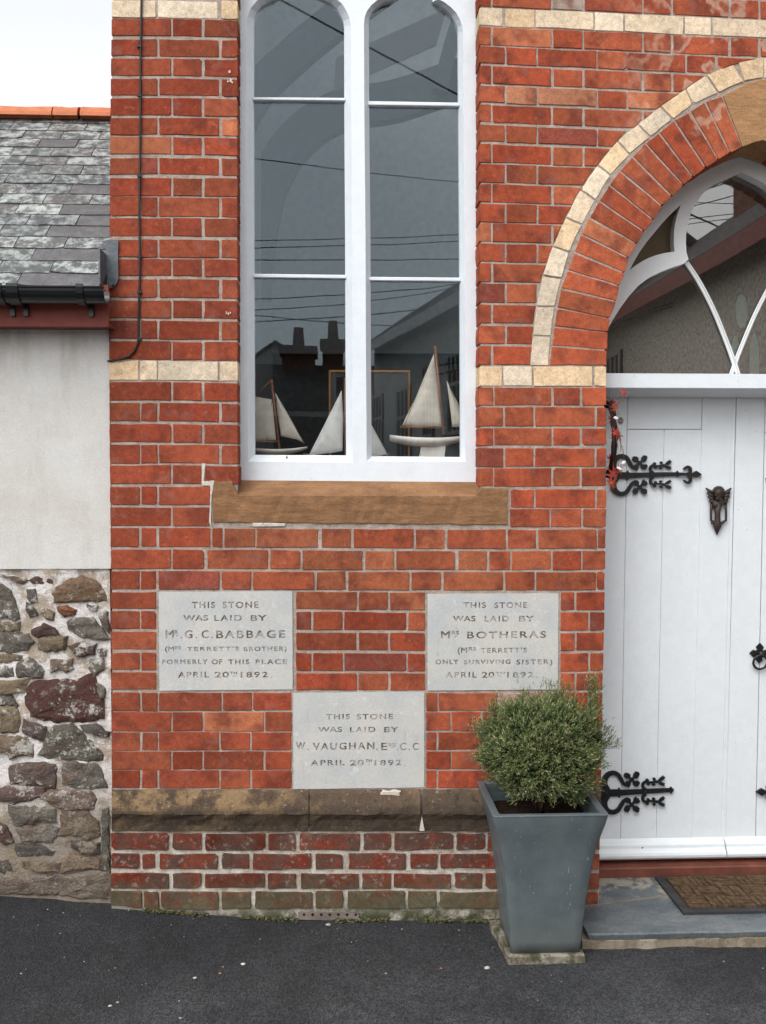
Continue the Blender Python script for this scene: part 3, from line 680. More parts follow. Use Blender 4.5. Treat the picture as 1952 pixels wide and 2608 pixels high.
# --- sandstone sill and plinth moulding
def loft(mb, profs, closed=False, sm=False, cap=True):
    idx = [mb.verts(p) for p in profs]
    for a, b in zip(idx, idx[1:]): mb.ring(b, a, sm, close=closed)
    if cap: mb.face(idx[0]); mb.face(idx[-1][::-1])
sb = MB(); cols = []
n = 46
for i in range(n + 1):
    u = lerp(543, 1293, i / n); inn = 606 < u < 1226
    tl = lerp(1224, 1243, max(0, min(1, (u - 600) / 640)))
    tv, ty = (lerp(1226, 1231, (u - 608) / 616), .115) if inn else (tl, .0)
    j = lambda s=.0012: U(-s, s)
    fz = lerp(1262, 1264, i / n) if inn else tv + 4
    pr = [at(u, tv - (4 if inn else 0), ty) + Vector((0, 0, 0)), at(u, fz, -.003) + Vector((0, j(), j())), at(u, (fz + 1333) / 2, -.004) + Vector((0, j(.002), 0)), at(u, lerp(1329, 1336, i / n), -.003) + Vector((0, j(), j(.002)))]
    pr.append(Vector((pr[-1].x, .02, pr[-1].z))); pr.append(Vector((pr[0].x, .16, pr[-1].z)))
    if inn: pr.append(Vector((pr[0].x, .16, pr[0].z - .001)))
    else: pr.append(Vector((pr[0].x, .05, pr[0].z)))
    cols.append(pr)
loft(sb, cols, closed=True); sb.build('window_sill', SAND, chapel, label='sandstone sill under the tall window')
for k_, (u0, u1) in enumerate(((285, 786), (789, 1071), (1077, 1531), (2400, 2900))):
    mb = MB(); prs = []; n = max(6, int((u1 - u0) / 14))
    for i in range(n + 1):
        u = lerp(u0, u1, i / n); pr = []
        for v_, y_ in ((2009.5, .03), (2011, -.006), (2020, -.018), (2045, -.034), (2066, -.044), (2074, -.046), (2079, -.040), (2088, -.031), (2104, -.025), (2117, -.022), (2117.5, .03)):
            q = at(u, v_, y_); w_ = noise.noise(Vector((u * .02, v_ * .05, 3))) * .005 + U(-.0015, .0015) if -.05 < y_ < .02 else 0
            pr.append(Vector((q.x, y_ + w_, q.z + w_ * .6)))
        prs.append(pr)
    if k_ == 0:
        for p in prs[0]: p.x += 0
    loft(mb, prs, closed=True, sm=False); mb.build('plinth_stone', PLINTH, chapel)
# white lime wedge in the plinth joint and the repaired patch
WHITEM = mortar_mat('white_lime', (.55, .50, .43), (.66, .60, .52))
mb = MB().tint((1, 1, 1)); brick_poly(mb, [xz(at(*p, -.035)) for p in ((1069, 2117), (1072, 2095), (1075, 2076), (1079, 2098), (1082, 2117))], -.034, .03); mb.build('lime_patch', WHITEM, chapel)
mb = MB().tint((1, 1, 1)); brick_poly(mb, [xz(at(*p, -.02)) for p in ((968, 2020), (974, 2014), (990, 2016), (1004, 2013), (1022, 2015), (1017, 2022), (1020, 2028), (1002, 2030), (994, 2038), (984, 2033), (974, 2037), (970, 2030))], -.0225, .02, jit=.0022); mb.build('lime_patch', WHITEM, chapel)
mb = MB().tint((1, 1, 1)); brick_poly(mb, [xz(at(*p, 0)) for p in ((642, 1331), (728, 1333), (727, 1341), (644, 1341))], -.004, .02); mb.build('lime_patch', WHITEM, chapel)
mb = MB().tint((1, 1, 1)); brick_poly(mb, [xz(at(*p, 0)) for p in ((533, 1330), (537, 1238), (515, 1237), (514, 1226), (547, 1224), (545, 1236), (541, 1262), (540, 1300), (539, 1345))], -.002, .02); mb.build('lime_patch', WHITEM, chapel)
mb = MB().tint((1, 1, 1)); brick_poly(mb, [xz(at(*p, 0)) for p in ((514, 1180), (524, 1180), (521, 1210), (519, 1232), (514, 1232), (516, 1205))], -.002, .02); mb.build('lime_patch', WHITEM, chapel)
# black air brick at the foot of the wall
ab = MB().plate([xz(at(*p, -.016)) for p in ((760, 2342), (914, 2346), (914, 2325), (760, 2323))],
                [[xz(at(u + dx, v + dy, -.016)) for dx, dy in ((-5, 0), (0, 5), (5, 0), (0, -5))] for u in range(775, 910, 22) for v in (2330,)], -.0165, .0)
ab.build('air_brick', plain('grey_grille', (.16, .13, .11), .8, var=.3, bump=.001), chapel)
mb = MB().box(at(762, 2340, -.01).x, at(912, 2340, -.01).x, -.0115, -.0108, at(780, 2345, -.01).z, at(780, 2325, -.01).z); mb.build('air_brick_void', IRON, chapel)

# --- tall window
FY, GY = .112, .150
arcL = [(647, 60), (648.5, 46), (654, 30), (665, 17), (678, 8), (691, 1), (716, -6), (706, -30), (704, -60), (712, -110), (732, -160), (762, -205)]
arcL += [(792, -160), (812, -110), (820, -60), (818, -30), (806, -6), (832, 2), (845, 9), (858, 21), (868, 37), (874.5, 52), (877, 66)]
arcR = [(940, 60), (941.5, 46), (946, 34), (955, 22), (967, 12), (980, 5), (1008, -1), (998, -26), (996, -60), (1004, -110), (1024, -160), (1054, -205)]
arcR += [(1084, -160), (1104, -110), (1112, -60), (1110, -22), (1101, 5), (1124, 15), (1140, 27), (1152, 39), (1160, 54), (1165, 68), (1167, 82)]
L1 = [(650, 1158.5), (649, 900), (648, 600), (647, 300)] + arcL + [(877.5, 300), (879.5, 600), (880.5, 900), (882, 1160)]
L2 = [(947, 1162), (945, 900), (944, 600), (941, 300)] + arcR + [(1168.5, 300), (1171, 600), (1172.5, 900), (1173.5, 1164)]
H1 = offset_poly(L1, 17.5); H2 = offset_poly(L2, 12.5)
win_o = empty('window'); win_o.parent = chapel; win_o.location = at(912, 1228, FY) - chapel_loc; win_o['label'] = 'tall white painted window with two arched lights'
frm = MB()
fo = [xz(at(u, v, FY)) for u, v in ((611, 1226), (611.5, 900), (610.5, 600), (609, 300), (610, -328), (1219, -328), (1219, 300), (1218, 600), (1217.5, 900), (1217, 1231.5))]
frm.plate(fo, [[xz(at(u, v, FY)) for u, v in H] for H in (H1, H2)], FY, FY + .05)
for H, L in ((H1, L1), (H2, L2)):
    a = frm.verts([at(u, v, FY + .0005) for u, v in H]); b = frm.verts([at(u, v, GY) for u, v in L]); c_ = frm.verts([at(u, v, GY) + Vector((0, .03, 0)) for u, v in L]); frm.ring(a, b); frm.ring(b, c_)
frm.build('frame', PAINT, win_o)
sl = MB()
for a, b, c_, d in ((611, 1177, 1218, 1181),):
    pass
for L, bars in ((L1, ((247, 254, 249, 256), (697, 706, 700, 709))), (L2, ((257, 267, 261, 270), (705, 714, 707, 716)))):
    ua = {249: 647, 257: 941}.get(0)
    le = lambda v: interp(v, sorted([(p[1], p[0]) for p in L[:5]])) - 3
    re = lambda v: interp(v, sorted([(p[1], p[0]) for p in L[-5:]])) + 3
    edges = [L[0][1]]
    for (a, b, c_, d) in bars:
        MB().bevbox([at(le(a), b, GY - .012), at(re(a), d, GY - .012), at(re(a), c_, GY - .012), at(le(a), a, GY - .012)], GY + .02, .002).build('glazing_bar', PAINT, win_o)
    vs_ = [1172, bars[1][1] - 4, bars[0][1] - 4, -215]; tops = [bars[1][0] + 3, bars[0][0] + 3, -215]
    for vb_, vt_ in ((1172, bars[1][0] + 5), (bars[1][1] - 5, bars[0][0] + 5), (bars[0][1] - 5, -215)):
        A, B = at(L[0][0] - 4, vb_, GY + .006), at(L[-1][0] + 5, vt_, GY + .006)
        MB().box(min(A.x, at(L[3][0] - 4, 200, GY).x), B.x, GY + .006, GY + .010, A.z, B.z).build('pane', GLASS, win_o)
# little iron pegs and putty marks on the bottom rail
IB = MB().tube([at(731, 1163, GY - .01), at(731, 1167, GY - .02)], .003, 6); IB.build('peg', IRON, win_o)

# --- doorway
DY, FAN = .30, .205
door_o = empty('door'); door_o.parent = chapel; door_o.location = at(1870, 2190, DY) - chapel_loc; door_o['label'] = 'white boarded double door with black strap hinges'
fan_o = empty('fanlight'); fan_o.parent = chapel; fan_o.location = at(1870, 955, FAN) - chapel_loc; fan_o['label'] = 'arched white fanlight with curved tracery over the door'
def r3(x, y): return (1530 + x * .2802, 380 + y * .2802)
AX3 = at(*r3(1258, 205), FAN).x
def mirx(P, ax=None): ax = AX3 if ax is None else ax; return [(2 * ax - x, z) for x, z in P]
hl = [(-75, 2060), (-60, 1900), (20, 1700), (85, 1572), (160, 1450), (240, 1340), (330, 1240), (430, 1165), (520, 1120), (630, 1075), (740, 1042), (785, 1002), (768, 940), (762, 860), (763, 780), (776, 690), (800, 600), (835, 520), (880, 450), (935, 385), (1000, 330), (1070, 288), (1150, 252)]
HLw = [xz(at(*r3(*p), FAN)) for p in hl]; apx3 = xz(at(*r3(1258, 203), FAN))
hole = HLw + [apx3] + mirx(HLw)[::-1]
sp = [(250, 1100), (290, 1020), (340, 935), (400, 850), (470, 765), (540, 680), (610, 603), (715, 505), (682, 600), (660, 690), (652, 780), (652, 860), (660, 930), (560, 945), (490, 963), (430, 985), (370, 1015), (310, 1052)]
SPw = [xz(at(*r3(*p), FAN)) for p in sp]
def scaled_arch(y, off):
    pts = []
    for u, v in [(jamb(1000), 1000)] + INTR: p = at(u, v); pts.append((p.x, p.z))
    pts = [(x - off, z + off * .6) for x, z in pts]; return pts
oa = scaled_arch(0, .004); oa[0] = (oa[0][0], at(1600, 1000, FAN).z); fan_outer = oa + [(2 * APX - x, z) for x, z in oa[:-1]][::-1]
# the tracery's own axis differs by a hair from the brick arch: centre it
hole = [(x + (APX - AX3), z) for x, z in hole]; dxx = APX - AX3; SPw = [(x + dxx, z) for x, z in SPw]; mh = [(2 * APX - x, z) for x, z in SPw][::-1]
print('arch axis offset', dxx)
tr = MB(); tr.plate(fan_outer, [hole, SPw, mh], FAN, FAN + .055); tr.build('tracery', TRACP, fan_o)
for P in (SPw, mh):
    MB().plate([(x, z) for x, z in offset_poly(P, .01)], [], FAN + .045, FAN + .052).build('spandrel_panel', plain('amber_board', (.085, .05, .013), .5, .4), fan_o)
for sgn in (1, -1):
    curve = smooth_curve([r3(*p) for p in ((755, 1030), (850, 1170), (940, 1330), (1030, 1520), (1110, 1720), (1170, 1880), (1228, 2050))], 5)
    pts = [at(p[0], p[1], FAN + .035) for p in curve]
    pts = [Vector((p.x + dxx, p.y, p.z)) for p in pts]
    if sgn < 0: pts = [Vector((2 * APX - p.x, p.y + .004, p.z)) for p in pts]
    mb = MB(); mb.tube(pts, .0065, 6); o2 = [p + Vector((.009 * sgn, -.004, .002)) for p in pts]; mb.tube(o2, .0035, 5); mb.build('glazing_bar', TRACP, fan_o)
gz0 = at(1600, 965, FAN).z
MB().plate([(x, max(z, gz0)) for x, z in offset_poly(hole, .004)], [], FAN + .046, FAN + .050).build('pane', FGLASS, fan_o)
# transom
def prof_x(mb, x0, x1, prof): loft(mb, [[Vector((x, y, z)) for y, z in prof] for x in (x0, x1)], closed=True)
jx0 = at(jamb(1000), 1000).x - .003; jx1 = 2 * APX - jx0
z_ = lambda v, y, u=1700: at(u, v, y).z
TRY = .135
mb = MB(); prof_x(mb, jx0, jx1, [(TRY, z_(951.5, TRY)), (TRY, z_(987.5, TRY)), (TRY + .012, z_(990.5, TRY)), (.262, z_(1010.5, .262)), (.34, z_(1010.5, .262)), (.34, z_(952, TRY) + .01), (FAN + .04, z_(951.5, TRY) + .012)])
mb.build('transom', DOORP, fan_o)
# door leaves
def edge(u0, u1, v): return lerp(u0, u1, (v - 1008) / (2138 - 1008))
def plank(name, l, r, v0, v1, y0=DY, mir=False, mat=DOORP, bev=.0013, th=.04, gap=1.0):
    gap *= .55; q = [at(edge(*l, v1) + gap, v1, y0), at(edge(*r, v1) - gap, v1, y0), at(edge(*r, v0) - gap, v0, y0), at(edge(*l, v0) + gap, v0, y0)]
    MB().bevbox(q, y0 + th, bev).build(name, mat, door_o)
E0, E1, E2, E3, E4, E5 = (1498, 1486), (1599, 1581), (1694, 1671.5), (1790, 1762.5), (1867, 1838), (1876.5, 1847)
VT, VB = 1000, 2150
plank('stile', E0, E1, VT, VB); plank('stile', E3, E4, VT, VB, gap=.7); plank('meeting_bead', E4, E5, VT, VB, DY - .003, bev=.003)
plank('rail', E1, E3, VT, 1093.5, DY - .0002, bev=.003)
plank('plank', E1, E2, 1094.5, VB, DY + .003, gap=.6); plank('plank', E2, E3, 1094.5, VB, DY + .003, gap=.6)
E6, E7, E8, E9 = (1950, 1925), (2046, 2015), (2141, 2105), (2240, 2196)
plank('stile', E5, E6, VT, VB, DY - .001, gap=1.6); plank('rail', E6, E8, VT, 1101, DY - .0002); plank('plank', E6, E7, 1102, VB, DY + .003); plank('plank', E7, E8, 1102, VB, DY + .003); plank('stile', E8, E9, VT, VB)
MB().box(jx0 - .02, jx1 + .02, DY + .041, DY + .05, .09, z_(1000, .3)).build('backing', IRON, door_o)
for a, b in ((jx0 - .01, at(1500, 1500, .25).x), (2 * APX - at(1500, 1500, .25).x, jx1 + .01)):
    MB().box(min(a, b), max(a, b), .23, .345, .055, z_(1011, .26)).build('door_jamb', DOORP, door_o)
wb = []
for v, y in ((2134, .298), (2140, .290), (2146, .277), (2152, .270), (2160, .268), (2166, .262), (2172, .254), (2179, .250), (2185, .252), (2188, .262), (2189, .298)): wb.append((y, z_(v, y)))
for a, b in ((at(1488, 2160, .27).x, at(1846, 2160, .27).x), (at(1849.5, 2160, .27).x, at(2200, 2160, .27).x)):
    mb = MB(); prof_x(mb, a, b, wb); mb.build('weatherboard', DOORP, door_o)
mb = MB(); prof_x(mb, jx0 - .03, jx1 + .03, [(.34, .045), (.222, .045), (.222, at(1560, 2214, .222).z), (.226, at(1560, 2211, .224).z), (.34, at(1560, 2193, .30).z)]); mb.build('threshold', THRESH, door_o)

# --- strap hinges: strokes cut from black plate
def ribbon(mb, pts, widths, y0, th, cen=None):
    "flat bar following (x, z) points"
    P = smooth_curve(pts, 4) if len(pts) > 2 else [Vector(p) for p in pts]; n = len(P); L_, R_ = [], []
    for i, p in enumerate(P):
        t = i / (n - 1) * (len(widths) - 1); k = min(int(t), len(widths) - 2); w_ = lerp(widths[k], widths[k + 1], t - k) / 2
        d = (P[min(i + 1, n - 1)] - P[max(i - 1, 0)]).normalized(); nn = Vector((-d.y, d.x)); L_.append(p + nn * w_); R_.append(p - nn * w_)
    for i in range(n - 1):
        q = [R_[i], R_[i + 1], L_[i + 1], L_[i]]
        mb.hexa([(a.x, y0, a.y) for a in q], [(a.x, y0 + th, a.y) for a in q])
def disc(mb, c, rx, rz, y0, th, n=10, rot=0):
    a = [(c[0] + math.cos(t + rot) * rx, y0, c[1] + math.sin(t + rot) * rz) for t in [2 * math.pi * k / n for k in range(n)]]
    A = mb.verts(a); B = mb.verts([(x, y + th, z) for x, y, z in a]); mb.face(A); mb.face(B[::-1]); mb.ring(B, A)
def leaf3(mb, c, ang, L_, W_, y0, th):
    "pointed curled lobe"
    ca, sa = math.cos(ang), math.sin(ang)
    pts = [(0, -.12), (.35, -.5), (.75, -.42), (1.05, -.05), (.85, .12), (.95, .5), (.45, .48), (0, .12)]
    q = [(c[0] + (x * L_) * ca - (z * W_) * sa, c[1] + (x * L_) * sa + (z * W_) * ca) for x, z in pts]
    mb.plate(q, [], y0, y0 + th)
def hinge(u0, v0, sc, tip, flip=False, tilt=0):
    "u0, v0: knuckle end of the bar's axis in the photograph, sc: photograph pixels per unit; drawn in units of the lower hinge's enlargement"
    O = at(u0, v0, DY); kx = (at(u0 + sc, v0, DY).x - O.x); mb = MB(); y0 = DY - .009; th = .007; e = [0]
    def T(p):
        x, z = p[0] * kx, p[1] * kx; z += x * tilt
        return (O.x + (-x if flip else x), O.z + z)
    def rb(pts, ws): e[0] += .00012; ribbon(mb, [T(p) for p in pts], [w_ * kx for w_ in ws], y0 - e[0], th)
    def lf(c, ang, L_, W_):
        e[0] += .00012; p = T(c); a = math.pi - ang if flip else ang; leaf3(mb, p, a, L_ * kx, W_ * kx * (-1 if flip else 1), y0 - e[0], th)
    def ds(c, r, r2=None): e[0] += .00012; p = T(c); disc(mb, p, r * kx, (r2 or r) * kx, y0 - e[0], th)
    rb([(0, 0), (190, 0)], [70, 62]); rb([(180, 0), (400, 6), (660, 12)], [56, 46, 44, 36])
    ds((180, 0), 14, 50); ds((10, 0), 10, 62); ds((665, 12), 14, 32); rb([(660, 12), (690, 12)], [34, 26])
    for s in (1, -1):
        g_ = lambda L: [(x, z * s + 4) for x, z in L]
        rb(g_([(70, 20), (42, 75), (48, 130), (80, 170), (125, 182), (168, 165), (198, 120), (222, 82), (250, 66), (278, 78)]), [62, 58, 54, 46, 42, 40, 36, 32, 26, 20])
        rb(g_([(262, 82), (330, 150)]), [16, 14]); rb(g_([(262, 150), (330, 85)]), [14, 16]); ds((297, 116 * s + 4), 20)
        for (cx, cz, an) in ((280, 130, 2.4), (312, 132, .75), (282, 100, -2.3), (312, 98, -.7)): lf((cx, cz * s + 4), an * s, 62, 56)
        for (cx, cz) in ((245, 160), (348, 168), (256, 74), (352, 84)): ds((cx, cz * s + 4), 21)
        rb(g_([(430, 18), (404, 40), (400, 72), (424, 92), (458, 86), (500, 88), (545, 92)]), [30, 28, 26, 24, 20, 18, 18])
        ds((440, 106 * s + 4), 17); ds((450, 72 * s + 4), 14); ds((505, 116 * s + 4), 15); ds((500, 66 * s + 4), 17, 13)
        lf((540, 96 * s + 4), .55 * s, 76, 34); lf((540, 88 * s + 4), -.45 * s, 72, 32); ds((525, 92 * s + 4), 14)
        if tip: rb(g_([(760, 4), (788, 24), (790, 58), (765, 76), (735, 62), (722, 48)]), [26, 30, 32, 28, 20, 8])
    if tip:
        rb([(670, 10), (820, 8)], [34, 24]); e[0] += .0001
        mb.plate([T(p) for p in ((790, 8), (848, 42), (902, 8), (848, -26))], [], y0 - e[0], y0 + th)
    for x in (60, 120, 260, 420, 600):
        p = T((x, 4)); mb.blob((p[0], y0 - .002, p[1]), .0045, (1, .6, 1), 8, 5)
    mb.build('hinge', IRON, door_o)
hinge(1551, 1211, .2609, True, tilt=.004); hinge(1527, 2019, .27295, False, tilt=.012)
cx = at(1875.5, 1211, DY).x; xm = lambda u, v: 2 * at(edge(*E5, v), v, DY).x - at(u, v, DY).x
def hinge_r(u, v, tip_u, tip_v, sc):
    O = at(tip_u, tip_v, DY); # place so that the tip falls on the measured pixel
    L_ = 902 * (at(u + sc, v, DY).x - at(u, v, DY).x); from_x = O.x + L_
    uu = 976
    # find the pixel column of from_x
    lo, hi = 1900, 2600
    for _ in range(40):
        mid = (lo + hi) / 2
        if at(mid, tip_v, DY).x < from_x: lo = mid
        else: hi = mid
    hinge(lo, tip_v, sc, True, flip=True)
hinge_r(2180, 1221, 1948, 1221, .2609); hinge_r(2160, 2014, 1923, 2014, .27295)
# ring handle
rh = MB(); c_ = at(1936.5, 1665, DY)
def rp(x, y): return xz(at(1880 + x / 15.8, 1600 + y / 15.8, DY))
rh.plate([rp(*p) for p in ((865, 580), (1010, 745), (960, 860), (1010, 905), (1090, 860), (1230, 1000), (1090, 1150), (1020, 1105), (935, 1200), (955, 1280), (820, 1400), (700, 1270), (750, 1180), (680, 1110), (590, 1160), (440, 1000), (600, 855), (680, 900), (760, 850), (705, 745))], [], DY - .008, DY - .001)
rc = at(1880 + 900 / 15.8, 1600 + 1370 / 15.8, DY - .018); rr = (at(1880 + 1180 / 15.8, 1690, DY).x - at(1880 + 625 / 15.8, 1690, DY).x) / 2
rh.tube([rc + Vector((math.cos(t) * rr, -.004 * math.sin(t), math.sin(t) * rr)) for t in [2 * math.pi * k / 28 for k in range(29)]], .0048, 8, cap=False)
rh.blob((c_.x, DY - .012, c_.z), .013, (1, .8, 1)); rh.build('ring_handle', IRON, door_o)
# knocker: winged child's head over a pendant
kn = MB(); kq = lambda x, y, d=0: at(1520 + x * .2609, 960 + y * .2609, DY - d)
kn.blob(kq(1190, 1135, .022), .0215, (1, .9, 1.05), 14, 10); kn.blob(kq(1188, 1185, .034), .011, (1.1, .8, .9), 10, 7); kn.blob(kq(1170, 1160, .040), .0042); kn.blob(kq(1205, 1160, .040), .0042)
kn.blob(kq(1188, 1172, .043), .0038, (.8, 1, 1.3))
for k in range(9):
    a = math.pi * (k / 8); kn.blob(kq(1190 + math.cos(a) * 46, 1120 - math.sin(a) * 40, .024), .0075, (1, 1, 1), 8, 5)
for s in (1, -1):
    for t, (dx, dy, L_) in enumerate(((40, 20, .058), (42, 45, .050), (46, 65, .042), (44, 85, .032))):
        b = kq(1190 + s * dx, 1140 + dy - 10, .012); tip_ = kq(1190 + s * (125 - t * 10), 1085 + t * 42, .016)
        kn.tube([b, b.lerp(tip_, .5) + Vector((0, -.004, -.002)), tip_], [.010, .009, .003], 8)
    kn.tube([kq(1190 + s * 70, 1225, .012), kq(1190 + s * 74, 1310, .014), kq(1190 + s * 72, 1400, .014), kq(1190 + s * 30, 1425, .014)], [.006, .005, .0055, .006], 8)
    kn.tube([kq(1190 + s * 60, 1215, .016), kq(1190 + s * 20, 1240, .020), kq(1190, 1250, .020)], .009, 8)
kn.blob(kq(1180, 1245, .02), .020, (1.15, .7, .9)); kn.tube([kq(1183, 1240, .018), kq(1180, 1330, .016), kq(1180, 1400, .016), kq(1178, 1450, .014), kq(1174, 1545, .010)], [.017, .0115, .0125, .018, .001], 10)
for k in range(5): kn.blob(kq(1130 + k * 24, 1425, .018), .0065)
kn.build('door_knocker', BRONZE, door_o)
for u, v in ((1899, 1045), (1910, 1066), (1882, 1298), (1637, 2159)):
    MB().blob(at(u, v, DY - .001 if v < 2000 else .262), .0016 if v < 2000 else .0035, (1, .4, 1), 6, 4).build('nail_hole', IRON, door_o)

# --- hall interior seen through the glass
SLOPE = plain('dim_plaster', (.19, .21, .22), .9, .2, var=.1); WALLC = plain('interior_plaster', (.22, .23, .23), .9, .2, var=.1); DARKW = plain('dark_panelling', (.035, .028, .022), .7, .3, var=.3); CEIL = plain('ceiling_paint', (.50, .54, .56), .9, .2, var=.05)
IX0, IX1, IY1, IZ1 = outer[0][0] + .26, xr - .26, 4.4, 3.9
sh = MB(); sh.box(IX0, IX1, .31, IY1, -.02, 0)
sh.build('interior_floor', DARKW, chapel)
def q3(u, v, Y=IY1): return xz(at(u, v, Y))
lan = []
def lancet(u0, u1, v0, v1):
    m_ = (u0 + u1) / 2; return [q3(u0, v1), q3(u1, v1), q3(u1, lerp(v0, v1, .35)), q3(lerp(m_, u1, .6), lerp(v0, v1, .12)), q3(m_, v0), q3(lerp(u0, m_, .4), lerp(v0, v1, .12)), q3(u0, lerp(v0, v1, .35))]
def lens(u0, u1, v0, v1):
    c_, r_, h_ = (u0 + u1) / 2, (u1 - u0) / 2, (v1 - v0) / 2; return [q3(c_ + r_ * math.cos(t), (v0 + v1) / 2 + h_ * math.sin(t)) for t in [2 * math.pi * k / 14 for k in range(14)]]
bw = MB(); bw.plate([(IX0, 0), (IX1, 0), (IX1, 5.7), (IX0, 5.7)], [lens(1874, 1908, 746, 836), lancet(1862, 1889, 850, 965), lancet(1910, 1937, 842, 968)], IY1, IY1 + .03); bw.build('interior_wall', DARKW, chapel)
for a, b in ((IX0 - .01, IX0 + .02), (IX1 - .02, IX1 + .01)): MB().box(a, b, .31, IY1, 0, 5.7).build('interior_wall', WALLC, chapel)
m = M('obscured_glass', .6, .3); tl_ = m.node('ShaderNodeBsdfTranslucent'); tl_.inputs[0].default_value = (.30, .36, .33, 1)
mo_ = m.n['Material Output']; m.link(tl_.outputs[0], mo_.inputs[0]); OBS = m.m
for P in (lens(1874, 1908, 746, 836), lancet(1862, 1889, 850, 965), lancet(1910, 1937, 842, 968)): MB().plate(offset_poly(P, .004), [], IY1 + .031, IY1 + .036).build('far_window', OBS, chapel)
ce = MB()
RX0, RX1, RY0, RY1 = -.3, 2.0, .7, 3.2  # unseen ceiling opening, added to let sky light onto the slope
zc = 5.6
for x0_, x1_, y0_, y1_ in ((IX0, RX0, .31, IY1), (RX1, IX1, .31, IY1), (RX0, RX1, .31, RY0), (RX0, RX1, RY1, IY1)): ce.box(x0_, x1_, y0_, y1_, zc, zc + .05)
ce.build('interior_ceiling', CEIL, chapel)
# sloping plaster, arched timber ribs and a painted skylight patch
def arc_rib(pts, Y, wd, th, mat, name='roof_rib'):
    P = smooth_curve([Vector(xz(at(u, v, Y))) for u, v in pts], 4); mb = MB(); ribbon(mb, [tuple(p) for p in P], [wd, wd], Y, th); mb.build(name, mat, chapel)
RIB = plain('dark_timber', (.02, .022, .024), .8, .2, var=.2)
arc_rib(((640, 760), (655, 600), (690, 455), (760, 345), (870, 275), (1010, 250), (1190, 190)), 3.2, .26, .12, RIB)
arc_rib(((560, 420), (640, 245), (740, 140), (860, 40), (1000, -60)), 2.6, .20, .12, RIB)
arc_rib(((1190, 0), (1160, 80), (1140, 150), (1122, 228)), 3.05, .10, .1, RIB)
MB().hexa([at(600, 900, 4.3), at(1300, 900, 4.3), at(1300, -150, 3.6), at(600, -150, 3.6)], [at(600, 900, 4.3) + Vector((0, .04, 0)), at(1300, 900, 4.3) + Vector((0, .04, 0)), at(1300, -150, 3.6) + Vector((0, .04, 0)), at(600, -150, 3.6) + Vector((0, .04, 0))]).build('plaster_slope', SLOPE, chapel)
PALE = plain('light_patch_pale', (.85, .88, .88), .8, .2, var=.02)
q = [at(850, 228, 2.3), at(1112, 112, 2.3), at(1139, 21, 2.1), at(856, 148, 2.1)]; MB().hexa(q, [p + Vector((0, .03, 0)) for p in q]).build('painted_light_patch', PALE, chapel)  # added slab; the skylight's bright patch is put into its pale colour
MB().box(at(600, 1175, GY).x, at(1240, 1175, GY).x, GY + .032, .75, at(700, 1180, GY).z - .03, at(700, 1178, GY).z).build('window_board', plain('board_wood', (.12, .075, .045), .6, .4), chapel)

